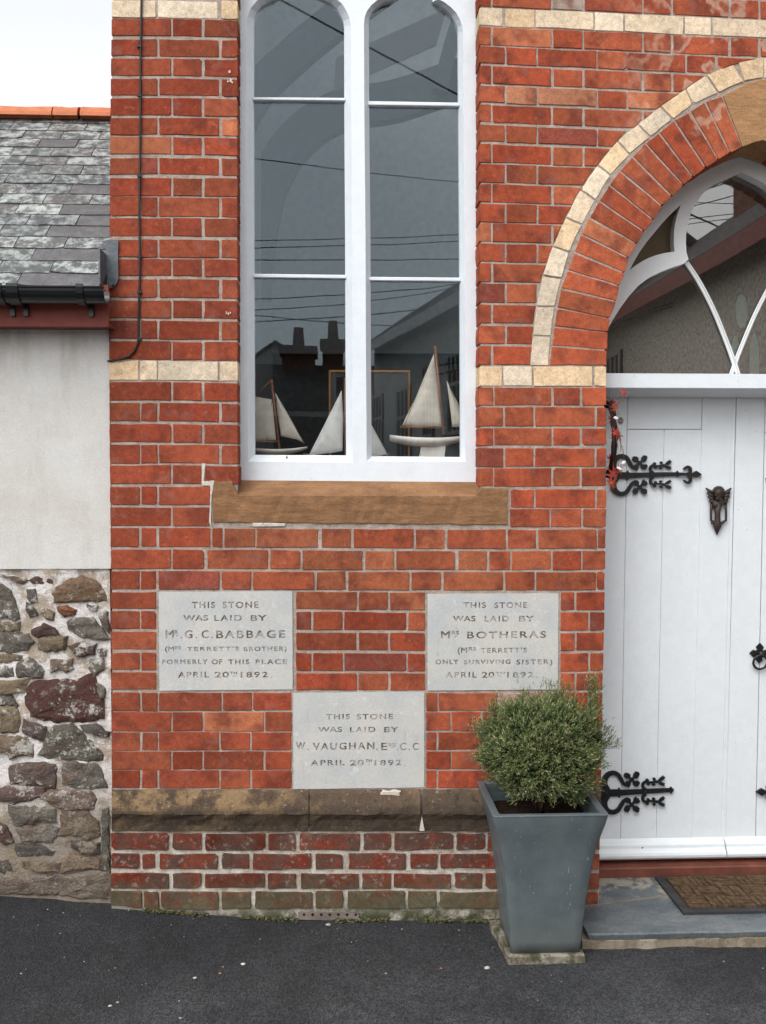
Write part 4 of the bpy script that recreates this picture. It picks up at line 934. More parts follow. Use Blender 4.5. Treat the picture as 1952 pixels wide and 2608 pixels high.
# ================================================================== things behind the window
def r4(x, y): return (600 + x * .3865, 700 + y * .3865)
SAIL = plain('sailcloth', (.52, .49, .42), .85, .2, var=.12, vs_=30, bump=.001); SAILW = plain('white_sailcloth', (.60, .62, .60), .85, .2, var=.1, vs_=30)
VARN = plain('varnished_wood', (.20, .075, .03), .4, .5); HULLW = plain('white_hull', (.62, .61, .57), .35, .5, var=.1); HULLD = plain('dark_hull', (.06, .02, .018), .4, .5)
ZB = at(700, 1178, GY).z
def yacht(Y, sails, spars, hull, keel, label, hmat=HULLW, smat=SAIL, rig=()):
    base = at(*r4(*keel[0]), Y); t = empty('model_yacht', (base.x, Y, ZB), label=label, cat='model yacht', group='model yachts on the window board')
    for pts in sails:
        P = [Vector(p) for p in pts]; P2 = []
        for i_ in range(len(P)):
            for k_ in range(5): P2.append(P[i_].lerp(P[(i_ + 1) % len(P)], k_ / 5))
        cen_ = sum(P2, Vector((0, 0))) / len(P2); mb = MB(); rf, rbk = [], []
        for f_ in (1, .8, .55, .28):
            a_ = []
            for q0 in P2:
                q1 = cen_ + (q0 - cen_) * f_; w3 = at(*r4(q1.x, q1.y), Y); bulge = -.016 * (1 - f_ ** 2) + .004 * noise.noise(Vector((q1.x * .012 + q1.y * .006, q1.y * .004, len(pts)))) * (1 if f_ < 1 else .3)
                a_.append(w3 + Vector((0, bulge, 0)))
            rf.append(mb.verts(a_)); rbk.append(mb.verts([p + Vector((0, .0015, 0)) for p in a_]))
        for a, b in zip(rf, rf[1:]): mb.ring(a, b, True)
        for a, b in zip(rbk, rbk[1:]): mb.ring(b, a, True)
        mb.face(rf[-1], True); mb.face(rbk[-1][::-1], True); mb.ring(rbk[0], rf[0]); mb.build('sail', smat, t)
    for p, q_, r in spars: MB().tube([at(*r4(*p), Y), at(*r4(*q_), Y)], [r, r * .7], 8).build('mast' if abs(p[1] - q_[1]) > abs(p[0] - q_[0]) else 'boom', VARN, t)
    for p, q_ in rig: MB().tube([at(*r4(*p), Y - .004), at(*r4(*q_), Y - .004)], .0009, 4).build('rigging', RUBBERC, t)
    # hull: lofted sections along its length
    x0_, x1_, yt, depth = hull; A, B = at(*r4(x0_, yt), Y), at(*r4(x1_, yt), Y); L_ = B.x - A.x; prs = []
    dz = depth * .3865 * (3.73 + Y) / F
    for k in range(13):
        t_ = k / 12; w_ = .045 * math.sin(math.pi * min(1, t_ * .85 + .12)) ** .7 * (1 if t_ < .97 else .3); d = dz * (math.sin(math.pi * (t_ * .8 + .15)) ** .6)
        w_ = max(w_, .002); z0 = A.z + .012 * (2 * t_ - 1) ** 2
        prs.append([Vector((A.x + L_ * t_, Y + w_ * math.cos(a), z0 - d * max(0, -math.sin(a)) if math.sin(a) < 0 else z0)) for a in [2 * math.pi * m_ / 12 for m_ in range(12)]])
    mb = MB(); loft(mb, prs, closed=True, sm=True); mb.build('hull', hmat, t)
    kk = [at(*r4(*p), Y) for p in keel]; zmin = min(p.z for p in kk)
    mb = MB(); mb.hexa([kk[0] + Vector((0, -.01, 0)), kk[1] + Vector((0, -.01, 0)), kk[2] + Vector((0, -.01, 0)), kk[3] + Vector((0, -.01, 0))], [p + Vector((0, .01, 0)) for p in kk]); mb.build('keel', hmat, t)
    # cradle down to the board
    cx_ = (kk[0].x + kk[1].x) / 2
    if zmin > ZB + .004: MB().box(cx_ - .06, cx_ + .06, Y - .04, Y + .04, ZB, zmin + .002).build('stand', VARN, t)
yacht(.36, [[(95, 800), (130, 802), (242, 822), (268, 1088), (130, 1096), (80, 1100)], [(262, 775), (330, 890), (455, 1110), (405, 1085), (300, 1062), (276, 900)]], [((238, 690), (292, 1160), .0055), ((60, 1102), (285, 1098), .004), ((240, 690), (130, 800), .003)],
      (60, 475, 1150, 40), [(200, 1212), (330, 1212), (330, 1185), (200, 1185)], 'model yacht with a square cream sail at the far left of the tall window', HULLW, rig=(((240, 700), (465, 1140)), ((250, 760), (200, 1150))))
yacht(.42, [[(700, 760), (712, 950), (706, 1160), (640, 1172), (484, 1188), (590, 980)], [(745, 780), (860, 920), (1012, 1198), (880, 1190), (750, 1180)]], [((722, 680), (724, 1195), .005)],
      (450, 1020, 1196, 22), [(650, 1228), (820, 1228), (820, 1205), (650, 1205)], 'model yacht with tall white sails half hidden behind the middle post of the window', HULLW, SAILW, rig=(((722, 690), (470, 1195)),))
yacht(.34, [[(1308, 520), (1330, 700), (1362, 1000), (1230, 1003), (1098, 992), (1200, 780)], [(1392, 695), (1470, 850), (1520, 1000), (1430, 1002), (1412, 850)]], [((1316, 470), (1372, 1048), .006), ((1085, 1002), (1385, 1006), .0045)],
      (1018, 1545, 1075, 62), [(1210, 1205), (1375, 1205), (1385, 1125), (1225, 1125)], 'model yacht with a white hull and tall cream mainsail at the right of the window', rig=(((1316, 480), (1530, 1040)), ((1316, 480), (1088, 1060)), ((1330, 640), (1440, 1050))))
GILT = plain('gilt', (.30, .14, .035), .4, .5, .4, var=.2)
pf = empty('picture_frame', at(945, 1100, .72), label='gilt picture frame standing dark behind the model yachts', cat='picture frame')
def fr_bar(n, u0, v0, u1, v1): A, B = at(u0, v1, .70), at(u1, v0, .70); MB().bevbox([A, Vector((B.x, .70, A.z)), B, Vector((A.x, .70, B.z))], .72, .003).build(n, GILT, pf)
fr_bar('frame_side', 838, 943, 843.5, 1172); fr_bar('frame_side', 1040, 943, 1046, 1172); fr_bar('frame_top', 838, 943, 1046, 948.5)
A, B = at(838, 1172, .713), at(1046, 946, .713)
pc = MB().plate([(A.x, A.z), (B.x, A.z), (B.x, B.z), (A.x, B.z)], [[xz(at(*p, .713)) for p in ((857, 1010), (876, 1010), (876, 961), (857, 961))]], .708, .715); pc.build('picture', plain('dark_picture', (.018, .018, .018), .25, .5), pf)

# ================================================================== DOORSTEP, MAT
SF = -.268; dx0 = at(1499, 2379, SF).x; jp, jq = atz(1500, 2307, .05), atz(1700, 2281, .05); jsl = (jq.y - jp.y) / (jq.x - jp.x); jy = jp.y + (dx0 - jp.x) * jsl; ds_ = empty('doorstep', (dx0 + .5, 0, 0), label='two blue grey slate slabs bedded in tan mortar before the white door', cat='doorstep')
def slab(name, x0, x1, y0, y1, z0, z1, mat, n=24, jit=.004, slope=0):
    mb = MB(); A, B, C, D = [], [], [], []
    for i in range(n + 1):
        x = lerp(x0, x1, i / n); dy = noise.noise(Vector((x * 9, y0 * 7, z0))) * jit + U(-jit, jit) * .4; dz = noise.noise(Vector((x * 14, 5, 0))) * jit * .4; yb = y1 + slope * (x - x0)
        A.append((x, y0 + dy + .004, z0)); B.append((x, y0 + dy, z1 - .005)); C.append((x, y0 + dy + .006, z1 + dz)); D.append((x, yb, z1))
    a, b, c_, d, e = [mb.verts(t) for t in (A, B, C, D, [(x, y, z0) for x, y, z in D])]
    for p, q_ in ((a, b), (b, c_), (c_, d), (d, e)): mb.ring(p, q_, close=False)
    mb.face((a[0], b[0], c_[0], d[0], e[0])); mb.face((a[-1], e[-1], d[-1], c_[-1], b[-1])); return mb.build(name, mat, ds_)
slab('slab', dx0, 2.35, SF, jy - .003, .027, .050, SLAB, 50, .005, jsl)
bs_ = MB(); bs_.hexa([(dx0 + .02, jy + .004, .027), (2.35, jy + .004 + jsl * (2.33 - dx0), .027), (2.35, jy + .004 + jsl * (2.33 - dx0), .0495), (dx0 + .02, jy + .004, .0495)], [(dx0 + .02, .26, .027), (2.35, .26, .027), (2.35, .26, .0495), (dx0 + .02, .26, .0495)]); bs_.build('slab', SLAB, ds_)
slab('bedding', dx0 - .02, 2.35, SF + .006, .26, -.05, .0265, BED, 60, .012)
mb = MB(); e_ = lambda x, o, z: (x, jy + jsl * (x - dx0) + o, z); mb.hexa([e_(dx0, -.004, .048), e_(2.35, -.004, .048), e_(2.35, -.004, .0512), e_(dx0, -.004, .0512)], [e_(dx0, .005, .048), e_(2.35, .005, .048), e_(2.35, .005, .0512), e_(dx0, .005, .0512)]); mb.build('mortar_joint', BED, ds_)
mat_o = empty('doormat', (1.6, .08, .054), label='brown coir doormat with basket weave ribs and dark rubber border', cat='doormat')
mx0, mx1, my0, my1 = 1.285, 2.05, -.131, .203; mz = .0515
MB().bevbox([(0, 0, 0)] * 4, 0) if False else None
mb = MB(); bw_ = .035
prof = lambda o: None
mb.box(mx0 + .002, mx1 - .002, my0 + .002, my1 - .002, mz, mz + .005)
for x0_, x1_, y0_, y1_ in ((mx0, mx1, my0, my0 + bw_), (mx0, mx1, my1 - .02, my1), (mx0, mx0 + bw_, my0 + bw_, my1 - .02), (mx1 - bw_, mx1, my0 + bw_, my1 - .02)): mb.box(x0_, x1_, y0_, y1_, mz, mz + .009)
mb.build('border', RUBBER, mat_o)
mb = MB(); cell = .0845; nx = int(round((mx1 - mx0 - 2 * bw_) / cell)); ny = 3; cw = (mx1 - mx0 - 2 * bw_) / nx; ch = (my1 - my0 - bw_ - .02) / ny
for i in range(nx):
    for j in range(ny):
        cx_, cy_ = mx0 + bw_ + i * cw, my0 + bw_ + j * ch
        for k in range(4):
            h = mz + .016 + U(-.002, .002); e = .0022
            if (i + j) % 2: mb.box(cx_ + cw * k / 4 + e, cx_ + cw * (k + 1) / 4 - e, cy_ + e, cy_ + ch - e, mz + .003, h)
            else: mb.box(cx_ + e, cx_ + cw - e, cy_ + ch * k / 4 + e, cy_ + ch * (k + 1) / 4 - e, mz + .003, h)
for k in range(2600):
    x, y = U(mx0 + bw_, mx1 - bw_), U(my0 + bw_, my1 - .02); a = U(0, 6.28); l = U(.004, .011); z0 = mz + .013
    d = Vector((math.cos(a) * l, math.sin(a) * l, U(.002, .007))); s_ = Vector((-math.sin(a), math.cos(a), 0)) * .0006; p = Vector((x, y, z0))
    mb.face(mb.verts([p - s_, p + s_, p + d]))
mb.build('coir_pile', COIR, mat_o, kind='stuff')

# ================================================================== PLANTER AND SHRUB
PX, PYc = .724, -.220
tile = empty('paving_tile', (PX, -.2, 0), label='mossy grey tile lying under the zinc planter', cat='tile')
mb = MB(); brick = [(.590, -.358), (.858, -.358), (.866, -.07), (.568, -.07)]
o_ = []
for i in range(4):
    a, b = Vector(brick[i]), Vector(brick[(i + 1) % 4])
    for k in range(6): p = a.lerp(b, k / 6); o_.append((p.x + U(-.003, .003), p.y + U(-.003, .003)))
a = mb.verts([(x, y, .021) for x, y in offset_poly(o_, -.006)]); b = mb.verts([(x, y, .015) for x, y in o_]); c2 = mb.verts([(x, y, -.02) for x, y in o_]); mb.face(a); mb.ring(b, a); mb.ring(c2, b)
m = M('mossy_tile', .95, .2); c = m.mix(m.ramp(m.noise(22, 5, .7), .4, .6), (.12, .10, .065), (.26, .24, .20)); m.color(m.mix(m.ramp(m.noise(14, 4, .7), .5, .6, 0, .8), c, (.045, .05, .02))); m.bump(m.noise(60, 5, .7), .006, 1)
mb.build('tile_slab', m.m, tile)
pl = empty('planter', (PX, PYc, .022), label='tall tapered zinc planter with flared square rim beside the door', cat='planter')
prof = [(0, .1215), (.08, .1245), (.2, .129), (.32, .1345), (.45, .1415), (.55, .147), (.62, .1515), (.7, .1575), (.77, .164), (.83, .1705), (.88, .177), (.93, .1835), (.965, .1875), (1, .1900)]
H = .506; z0 = .022; prof = [(t, r * (1 + .037 * t ** 2)) for t, r in prof]
def sq(mb, r, z, n=10, rc=.004):
    pts = []
    for (sx, sy), (tx, ty) in zip([(-1, -1), (1, -1), (1, 1), (-1, 1)], [(1, -1), (1, 1), (-1, 1), (-1, -1)]):
        for k in range(n): t = .02 + .96 * k / (n - 1); pts.append((PX + r * lerp(sx, tx, t), PYc + r * lerp(sy, ty, t), z))
    return mb.verts(pts)
mb = MB(); rg = [sq(mb, r, z0 + t * H) for t, r in prof]; mb.face(rg[0][::-1])
for a, b in zip(rg, rg[1:]): mb.ring(a, b, True)
mb.build('body', GALV, pl)
mb = MB(); zt = z0 + H
rr_ = [sq(mb, r, z) for r, z in ((.197, zt - .001), (.1985, zt + .001), (.1985, zt + .004), (.196, zt + .0055), (.175, zt + .0045), (.173, zt + .001), (.172, zt - .03), (.164, zt - .085))]
for a, b in zip(rr_, rr_[1:]): mb.ring(a, b)
mb.build('rim', GALV, pl)
so_ = MB(); gr = []
for j in range(25):
    gr.append([so_.vert((PX + lerp(-.168, .168, i / 24), PYc + lerp(-.168, .168, j / 24), zt - .062 + .012 * noise.noise(Vector((i * .6, j * .6, 1))) + .01 * (1 - abs(i - 12) / 12))) for i in range(25)])
for j in range(24):
    for i in range(24): so_.face((gr[j][i], gr[j][i + 1], gr[j + 1][i + 1], gr[j + 1][i]), True)
so_.build('soil', SOIL, pl)
# shrub: sprigs in a ball, tips pale
sc = at(1378, 1908, -.222); rng = np.random.default_rng(5)
rb_ = at(1378 + 178, 1908, -.222).x - sc.x
shb = empty('potted_shrub', (PX, PYc, zt - .05), label='rounded feathery green conifer with pale tips growing in the zinc planter', cat='shrub')
mb = MB(); base = Vector((sc.x, -.222, zt - .06))
for k in range(26):
    a = U(0, 6.28); e = U(.3, 1.5); d = Vector((math.cos(a) * math.cos(e), math.sin(a) * math.cos(e), math.sin(e)))
    mb.tube([base, base + d * .08 + Vector((0, 0, .03)), sc + d * rb_ * .7], [.006, .004, .0015], 5)
mb.build('branches', BARK, shb)
lumps = [(Vector((math.cos(a) * math.cos(e), math.sin(a) * math.cos(e), math.sin(e))), U(.84, 1.2)) for a, e in [(U(0, 6.28), U(-.7, 1.5)) for _ in range(60)]]
V, Fc, C = [], [], []
def sprig(p, d, L_, inner):
    d = d.normalized(); side = d.cross(Vector((U(-1, 1), U(-1, 1), U(-1, 1)))).normalized()
    k = U(.8, 1.3)
    if inner: c0 = (.022 * k, .034 * k, .014 * k); c1 = (.045 * k, .065 * k, .025 * k)  # inner sprigs coloured darker to stand for shade inside the ball
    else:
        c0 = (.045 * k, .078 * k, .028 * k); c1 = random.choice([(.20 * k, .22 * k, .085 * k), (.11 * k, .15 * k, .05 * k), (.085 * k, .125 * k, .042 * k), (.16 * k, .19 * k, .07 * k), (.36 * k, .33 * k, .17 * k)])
    n = 5
    for i in range(n):
        t = i / n; b = p + d * L_ * t; w_ = .0013; s2 = (side * math.cos(i * 2.1) + side.cross(d) * math.sin(i * 2.1)); tip_ = b + d * L_ * .36 + s2 * L_ * .26
        n2 = d.cross(s2) * w_; j0 = len(V); V.extend([b - n2, b + n2, tip_ + n2 * .5, tip_ - n2 * .5]); Fc.append((j0, j0 + 1, j0 + 2, j0 + 3))
        ca = [lerp(c0[q], c1[q], t) for q in range(3)]; cb_ = [lerp(c0[q], c1[q], min(1, t + .35)) for q in range(3)]
        C.extend([(*ca, 1), (*ca, 1), (*cb_, 1), (*cb_, 1)])
for _ in range(34000):
    d = Vector(rng.normal(size=3)).normalized()
    if d.z < -.75: continue
    rad = .86 + .26 * noise.noise(d * 2.1 + Vector((3, 1, 7))) + .20 * noise.noise(d * 5.5)
    gap = noise.noise(d * 6.5 + Vector((9, 2, 4)))
    fr_ = rng.uniform(.35, 1.0) ** .5
    if gap < -.20 and fr_ > .84 and R() < .8: continue
    if R() < .07 and d.z > -.3: fr_ *= 1 + abs(random.gauss(0, .10)) * (1.3 if d.z > .2 else .8)
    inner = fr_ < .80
    sx = 1.0 if d.z > -.1 else 1.0 - .35 * (-.1 - d.z)
    p = sc + Vector((d.x * sx, d.y * sx * .86, d.z * (.82 if d.z > 0 else .98))) * rb_ * rad * fr_
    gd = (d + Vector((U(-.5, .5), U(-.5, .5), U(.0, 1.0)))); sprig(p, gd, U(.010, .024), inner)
for (u, v, n_, h) in ((1400, 1752, 70, .09), (1338, 1772, 40, .06), (1510, 1742, 300, .17), (1440, 1760, 60, .07), (1505, 1810, 70, .10), (1460, 1790, 50, .06), (1220, 1850, 40, .03), (1265, 1800, 40, .04), (1432, 1760, 12, .05), (1258, 1790, 14, .03), (1206, 1860, 14, .02), (1548, 1870, 26, .02), (1556, 1905, 22, .0), (1290, 1800, 14, .02), (1455, 1790, 20, .03)):
    q = at(u, v, -.20)
    for _ in range(n_): p = q + Vector((random.gauss(0, .013), U(-.05, .05), U(-h, .02))); sprig(p, Vector((U(-.4, .4), U(-.3, .3), 1)) + (q - sc) * 3, U(.012, .024), False)
me = bpy.data.meshes.new('foliage'); me.from_pydata(V, [], Fc); ca = me.attributes.new('tint', 'FLOAT_COLOR', 'POINT'); ca.data.foreach_set('color', np.array(C, dtype=np.float32).ravel()); me.materials.append(LEAF)
fo_ = bpy.data.objects.new('foliage', me); col.objects.link(fo_); fo_.parent = shb; fo_.location = -shb.location

# ================================================================== WREATH, CABLE
wc = at(1553, 1118, .11); wr = empty('wreath', (wc.x + .03, .16, wc.z), label='twig wreath of red maple leaves, berries and a cone hanging edge on inside the doorway', cat='wreath')
mb = MB(); wx = at(1567, 1118, .04).x; WRr = .122
for k in range(9):
    r_ = WRr + U(-.010, .010); ph = U(0, 6.28)
    mb.tube([Vector((wx + U(-.003, .003) + .007 * math.sin(t * 3 + ph), .165 + math.cos(t) * r_, wc.z + math.sin(t) * r_ * 1.12 + .003 * math.sin(5 * t + ph))) for t in [2 * math.pi * q_ / 30 for q_ in range(31)]], .0038, 5, cap=False)
mb.build('twig_ring', plain('twigs', (.04, .022, .02), .7, .3, var=.4), wr)
LEAFR = tinted('maple_leaf', .6, .3, .3, 60, .001)
def maple(c, nrm, up, s, tint):
    nrm = nrm.normalized(); up = (up - nrm * up.dot(nrm)).normalized(); sd_ = up.cross(nrm); mb = MB().tint(tint)
    pts = []
    for k in range(7):
        a = math.radians(-120 + k * 40); L_ = s * (1, .8, 1, 1.15, 1, .8, 1)[k] * (.6 if k in (0, 6) else 1)
        pts.append((math.sin(a) * L_, math.cos(a) * L_)); a2 = a + math.radians(20); pts.append((math.sin(a2) * s * .33, math.cos(a2) * s * .33))
    P = [c + sd_ * x + up * y - nrm * (abs(x) * .35) for x, y in pts]; cc = mb.vert(c); v_ = mb.verts(P)
    v2 = mb.verts([p - nrm * .0008 for p in P]); c3 = mb.vert(c - nrm * .0008)
    for i in range(len(v_) - 1): mb.face((cc, v_[i + 1], v_[i])); mb.face((c3, v2[i], v2[i + 1]))
    mb.tube([c, c - up * s * .9], .0009, 4); return mb
for u, v, s, y in ((1590, 1002, .024, .03), (1570, 1040, .034, .02), (1572, 1106, .036, .0), (1576, 1108, .030, .14), (1568, 1118, .03, .2), (1566, 1212, .050, -.02), (1560, 1235, .040, .03), (1580, 1200, .032, .02), (1560, 1028, .032, .22), (1556, 1070, .03, .24), (1554, 1170, .03, .24)):
    maple(at(u, v, y), Vector((.45 + U(-.4, .4), -1, U(-.3, .5))), Vector((U(-.6, 1.1), 0, U(-.2, 1))), s, random.choice([(.30, .03, .02), (.22, .02, .025), (.42, .07, .03)])).build('leaf', LEAFR, wr)
mb = MB(); cc_ = at(1581, 1072, .02)
for k in range(5):
    for j in range(9): a = j * .698 + k * .35; mb.blob(cc_ + Vector((math.cos(a) * .0085 * math.sin(.6 + k * .5), math.sin(a) * .0085 * math.sin(.6 + k * .5), .011 - k * .0055)), .0036, (1.2, 1.2, .6), 6, 4)
mb.build('pine_cone', plain('cone', (.09, .06, .04), .7, .3, var=.4), wr)
BERRY = plain('white_berry', (.75, .75, .74), .3, .5)
for u, v in ((1568, 1064), (1571, 1066), (1590, 1177), (1576, 1192), (1580, 1195), (1588, 1180)): MB().blob(at(u, v, .01), .0058, (1.3, 1, .9), 8, 6).build('berry', BERRY, wr)
mb = MB()
for u0, v0, u1, v1 in ((1572, 1030, 1587, 1014), (1575, 1090, 1582, 1150), (1578, 1120, 1590, 1170), (1560, 1020, 1588, 1022), (1575, 1190, 1598, 1182)): mb.tube([at(u0, v0, .02), at((u0 + u1) / 2 + 3, (v0 + v1) / 2, .015), at(u1, v1, .02)], .0013, 5)
mb.build('stem', VARN, wr)

cb = empty('wall_cable', at(358, 400, -.01), label='thin black cable running down the left brick pier and bending off to the left', cat='cable')
mb = MB(); cp = [(363, -300), (361, 0), (358.5, 150), (358.5, 300), (356.5, 450), (355, 560), (357, 640), (357, 700), (354, 800), (354, 850), (352, 873), (344, 893), (330, 908), (310, 914), (295, 917), (282, 919.5)]
mb.tube([at(u + U(-.4, .4), v, -.007) for u, v in cp] + [at(280, 920, .02) + Vector((-.006, 0, 0))], .0042, 7); mb.build('cable', RUBBERC, cb)
for v in (120, 245, 450, 655, 745, 864): MB().box(at(350, v, -.012).x, at(360, v, -.012).x, -.0135, .0, at(355, v + 3, 0).z, at(355, v - 3, 0).z).build('clip', RUBBERC, cb)
# white paint splashes on two bricks
mb = MB()
for u, v, a, b in ((588, 205, 3, 5), (585, 183, 3, 4), (592, 210, 2, 3), (581, 207, 2, 4), (577, 797, 2, 4), (582, 799, 2, 4), (587, 797, 1.5, 3)):
    P = [xz(at(u + U(.7, 1.2) * a * math.cos(t), v + U(.7, 1.2) * b * math.sin(t), -.003)) for t in [k * .9 for k in range(7)]]; mb.plate(P, [], -.0042, -.001)
mb.build('paint_splash', WHITEM, chapel)

# ================================================================== COTTAGE
XC = at(279, 800, .0).x - .004
cot = empty('cottage', (XC - .6, .04, 0), label='low cottage with slate roof, white rendered wall and exposed rubble stone base', cat='cottage')
XL = at(-700, 800, .02).x
MB().box(XL, at(281, 1100, .02).x, .018, .45, at(100, 1449, .018).z, at(100, 826, .02).z).build('rendered_wall', RENDER, cot)
# rubble base: uneven mortar sheet
mb = MB(); nx_, nz_ = 60, 44; XR_ = at(285, 1800, .035).x; zt_, zb_ = at(100, 1447, .03).z, -.05; g2 = []
for j in range(nz_ + 1):
    g2.append([])
    for i in range(nx_ + 1):
        x = lerp(XL, XR_, (i / nx_) ** .5); z = lerp(zb_, zt_, j / nz_); y = .031 - .014 * noise.fractal(Vector((x * 7, z * 7, 1)), 1, 2, 3); g2[-1].append(mb.vert((x, y, z)))
for j in range(nz_):
    for i in range(nx_): mb.face((g2[j][i], g2[j][i + 1], g2[j + 1][i + 1], g2[j + 1][i]), True)
a = mb.verts([(XL, .4, zb_), (XR_, .4, zb_), (XR_, .4, zt_), (XL, .4, zt_)]); mb.face(a[::-1]); mb.face((g2[0][-1], a[1], a[2], g2[-1][-1])); mb.face((g2[-1][0], g2[-1][-1], a[2], a[3]))
mb.build('stone_wall', LIME, cot)
def s5(L): return [(x * .2171, 1420 + y * .2171) for x, y in L]
def s6(L): return [(x * .2079, 1880 + y * .2079) for x, y in L]
GR, BR, PU, OC, DK = (.145, .13, .11), (.16, .12, .085), (.09, .055, .05), (.20, .155, .10), (.095, .085, .075)
ST = [(s5([(360, 250), (410, 215), (500, 225), (640, 250), (620, 300), (520, 315), (400, 290)]), PU), (s5([(0, 190), (150, 225), (330, 265), (270, 295), (100, 240), (0, 215)]), BR),
 (s5([(-60, 310), (0, 310), (70, 350), (130, 400), (165, 500), (195, 620), (215, 700), (100, 725), (-60, 730)]), GR), (s5([(325, 380), (420, 370), (435, 500), (380, 530), (330, 470)]), DK), (s5([(320, 535), (420, 610), (445, 680), (360, 700), (320, 620)]), DK),
 (s5([(455, 640), (530, 585), (640, 640), (620, 740), (540, 710)]), OC), (s5([(660, 420), (700, 340), (850, 260), (960, 225), (1120, 270), (1190, 350), (1245, 430), (1240, 500), (1100, 500), (900, 520), (670, 510)]), (.17, .11, .07)),
 (s5([(690, 570), (790, 565), (900, 620), (890, 670), (750, 685), (700, 630)]), (.20, .085, .045)), (s5([(1030, 560), (1140, 570), (1145, 630), (1090, 640), (1030, 595)]), DK), (s5([(1155, 640), (1230, 610), (1280, 650), (1280, 890), (1200, 790)]), GR),
 (s5([(810, 770), (880, 705), (1090, 720), (1150, 800), (1240, 915), (1260, 960), (1040, 940), (900, 900), (820, 840)]), GR), (s5([(385, 850), (520, 780), (600, 800), (690, 905), (560, 918), (440, 925), (390, 900)]), PU),
 (s5([(480, 940), (720, 925), (785, 930), (760, 1080), (560, 1100), (460, 1080)]), OC), (s5([(-60, 860), (170, 880), (330, 900), (380, 1000), (300, 1080), (130, 1110), (-60, 1090)]), GR), (s5([(820, 1045), (900, 1005), (1110, 1010), (1110, 1140), (990, 1160), (890, 1140)]), PU),
 (s5([(1150, 1080), (1245, 1075), (1235, 1160), (1160, 1160)]), GR), (s5([(1060, 1200), (1210, 1180), (1230, 1290), (1110, 1395), (1050, 1320)]), GR), (s5([(600, 1200), (720, 1215), (840, 1200), (845, 1310), (790, 1350), (700, 1310), (600, 1330)]), BR),
 (s5([(-60, 1130), (120, 1120), (240, 1150), (250, 1200), (100, 1240), (-60, 1220)]), OC), (s5([(220, 1225), (330, 1165), (430, 1220), (500, 1330), (480, 1395), (200, 1400), (190, 1310)]), GR), (s5([(-60, 1265), (165, 1270), (165, 1400), (-60, 1405)]), GR), (s5([(-60, 745), (120, 745), (235, 765), (225, 850), (120, 868), (-60, 845)]), OC),
 (s5([(310, 1620), (360, 1510), (500, 1455), (900, 1455), (990, 1395), (1080, 1405), (1140, 1620), (1190, 1740), (1180, 1865), (1000, 1905), (700, 1905), (500, 1870), (370, 1855), (310, 1740)]), (.075, .035, .03)), (s5([(1125, 1480), (1200, 1480), (1250, 1560), (1240, 1640), (1180, 1650)]), GR),
 (s5([(-60, 1650), (150, 1620), (210, 1730), (-60, 1720)]), DK), (s5([(-60, 1750), (180, 1755), (240, 1900), (230, 2040), (100, 2050), (-60, 2020)]), OC), (s5([(-60, 1440), (330, 1430), (300, 1580), (120, 1590), (-60, 1620)]), OC), (s5([(285, 1905), (540, 1990), (550, 2050), (530, 2160), (275, 2050)]), (.12, .09, .085)),
 (s5([(575, 2100), (655, 1995), (850, 1975), (960, 2050), (1060, 2190)]) + s6([(1090, 25), (1250, 190), (1240, 260), (1190, 285), (850, 260), (620, 225), (520, 185), (560, 110)]), (.11, .10, .08)), (s5([(960, 1965), (1130, 1965), (1275, 2050), (1255, 2110), (1180, 2100), (1000, 2035)]), DK),
 (s6([(-60, -20), (320, -10), (375, 80), (385, 225), (210, 218), (120, 255), (100, 190), (-60, 150)]), BR), (s6([(155, 335), (560, 305), (690, 322), (668, 480), (655, 598), (400, 560), (160, 545)]), (.12, .085, .075)), (s6([(790, 312), (900, 285), (1180, 325), (1240, 430), (1300, 600), (1100, 608), (900, 588), (800, 560)]), GR),
 (s6([(-60, 640), (150, 575), (540, 605), (515, 680), (380, 758), (180, 788), (-60, 740)]), (.12, .08, .07)), (s6([(505, 690), (680, 645), (1090, 665), (1145, 740), (1130, 855), (900, 885), (750, 855), (620, 800)]), (.14, .10, .08)), (s6([(130, 835), (480, 845), (640, 880), (670, 1035), (400, 1055), (225, 1075), (150, 950)]), GR),
 (s6([(770, 905), (1050, 890), (1180, 1020), (1220, 1180), (1080, 1245), (960, 1190), (720, 1180), (775, 1090)]), BR), (s6([(230, 1100), (600, 1065), (700, 1120), (685, 1205), (625, 1275), (290, 1250)]), GR), (s6([(900, 1262), (1210, 1285), (1225, 1415), (1000, 1408), (885, 1340)]), DK), (s6([(-60, 1000), (90, 1090), (155, 1270), (60, 1290), (-60, 1230)]), PU),
 (s6([(205, 1312), (390, 1295), (685, 1390), (635, 1430), (370, 1432), (240, 1440)]), DK), (s6([(765, 1500), (860, 1415), (1195, 1480), (1195, 1588), (950, 1598), (765, 1635)]), BR), (s6([(290, 1502), (735, 1530), (735, 1620), (500, 1638), (285, 1610)]), BR), (s6([(-60, 1455), (140, 1500), (165, 1618), (60, 1648), (-60, 1620)]), DK),
 (s6([(-60, 1700), (380, 1680), (700, 1665), (725, 1750), (700, 1900), (300, 1905), (-60, 1905)]), (.15, .12, .10)), (s6([(745, 1685), (1330, 1625), (1350, 1955), (900, 1955), (745, 1900)]), (.15, .125, .10)), (s6([(1245, 905), (1340, 875), (1345, 1590), (1245, 1580), (1255, 1100)]), (.09, .085, .07))]
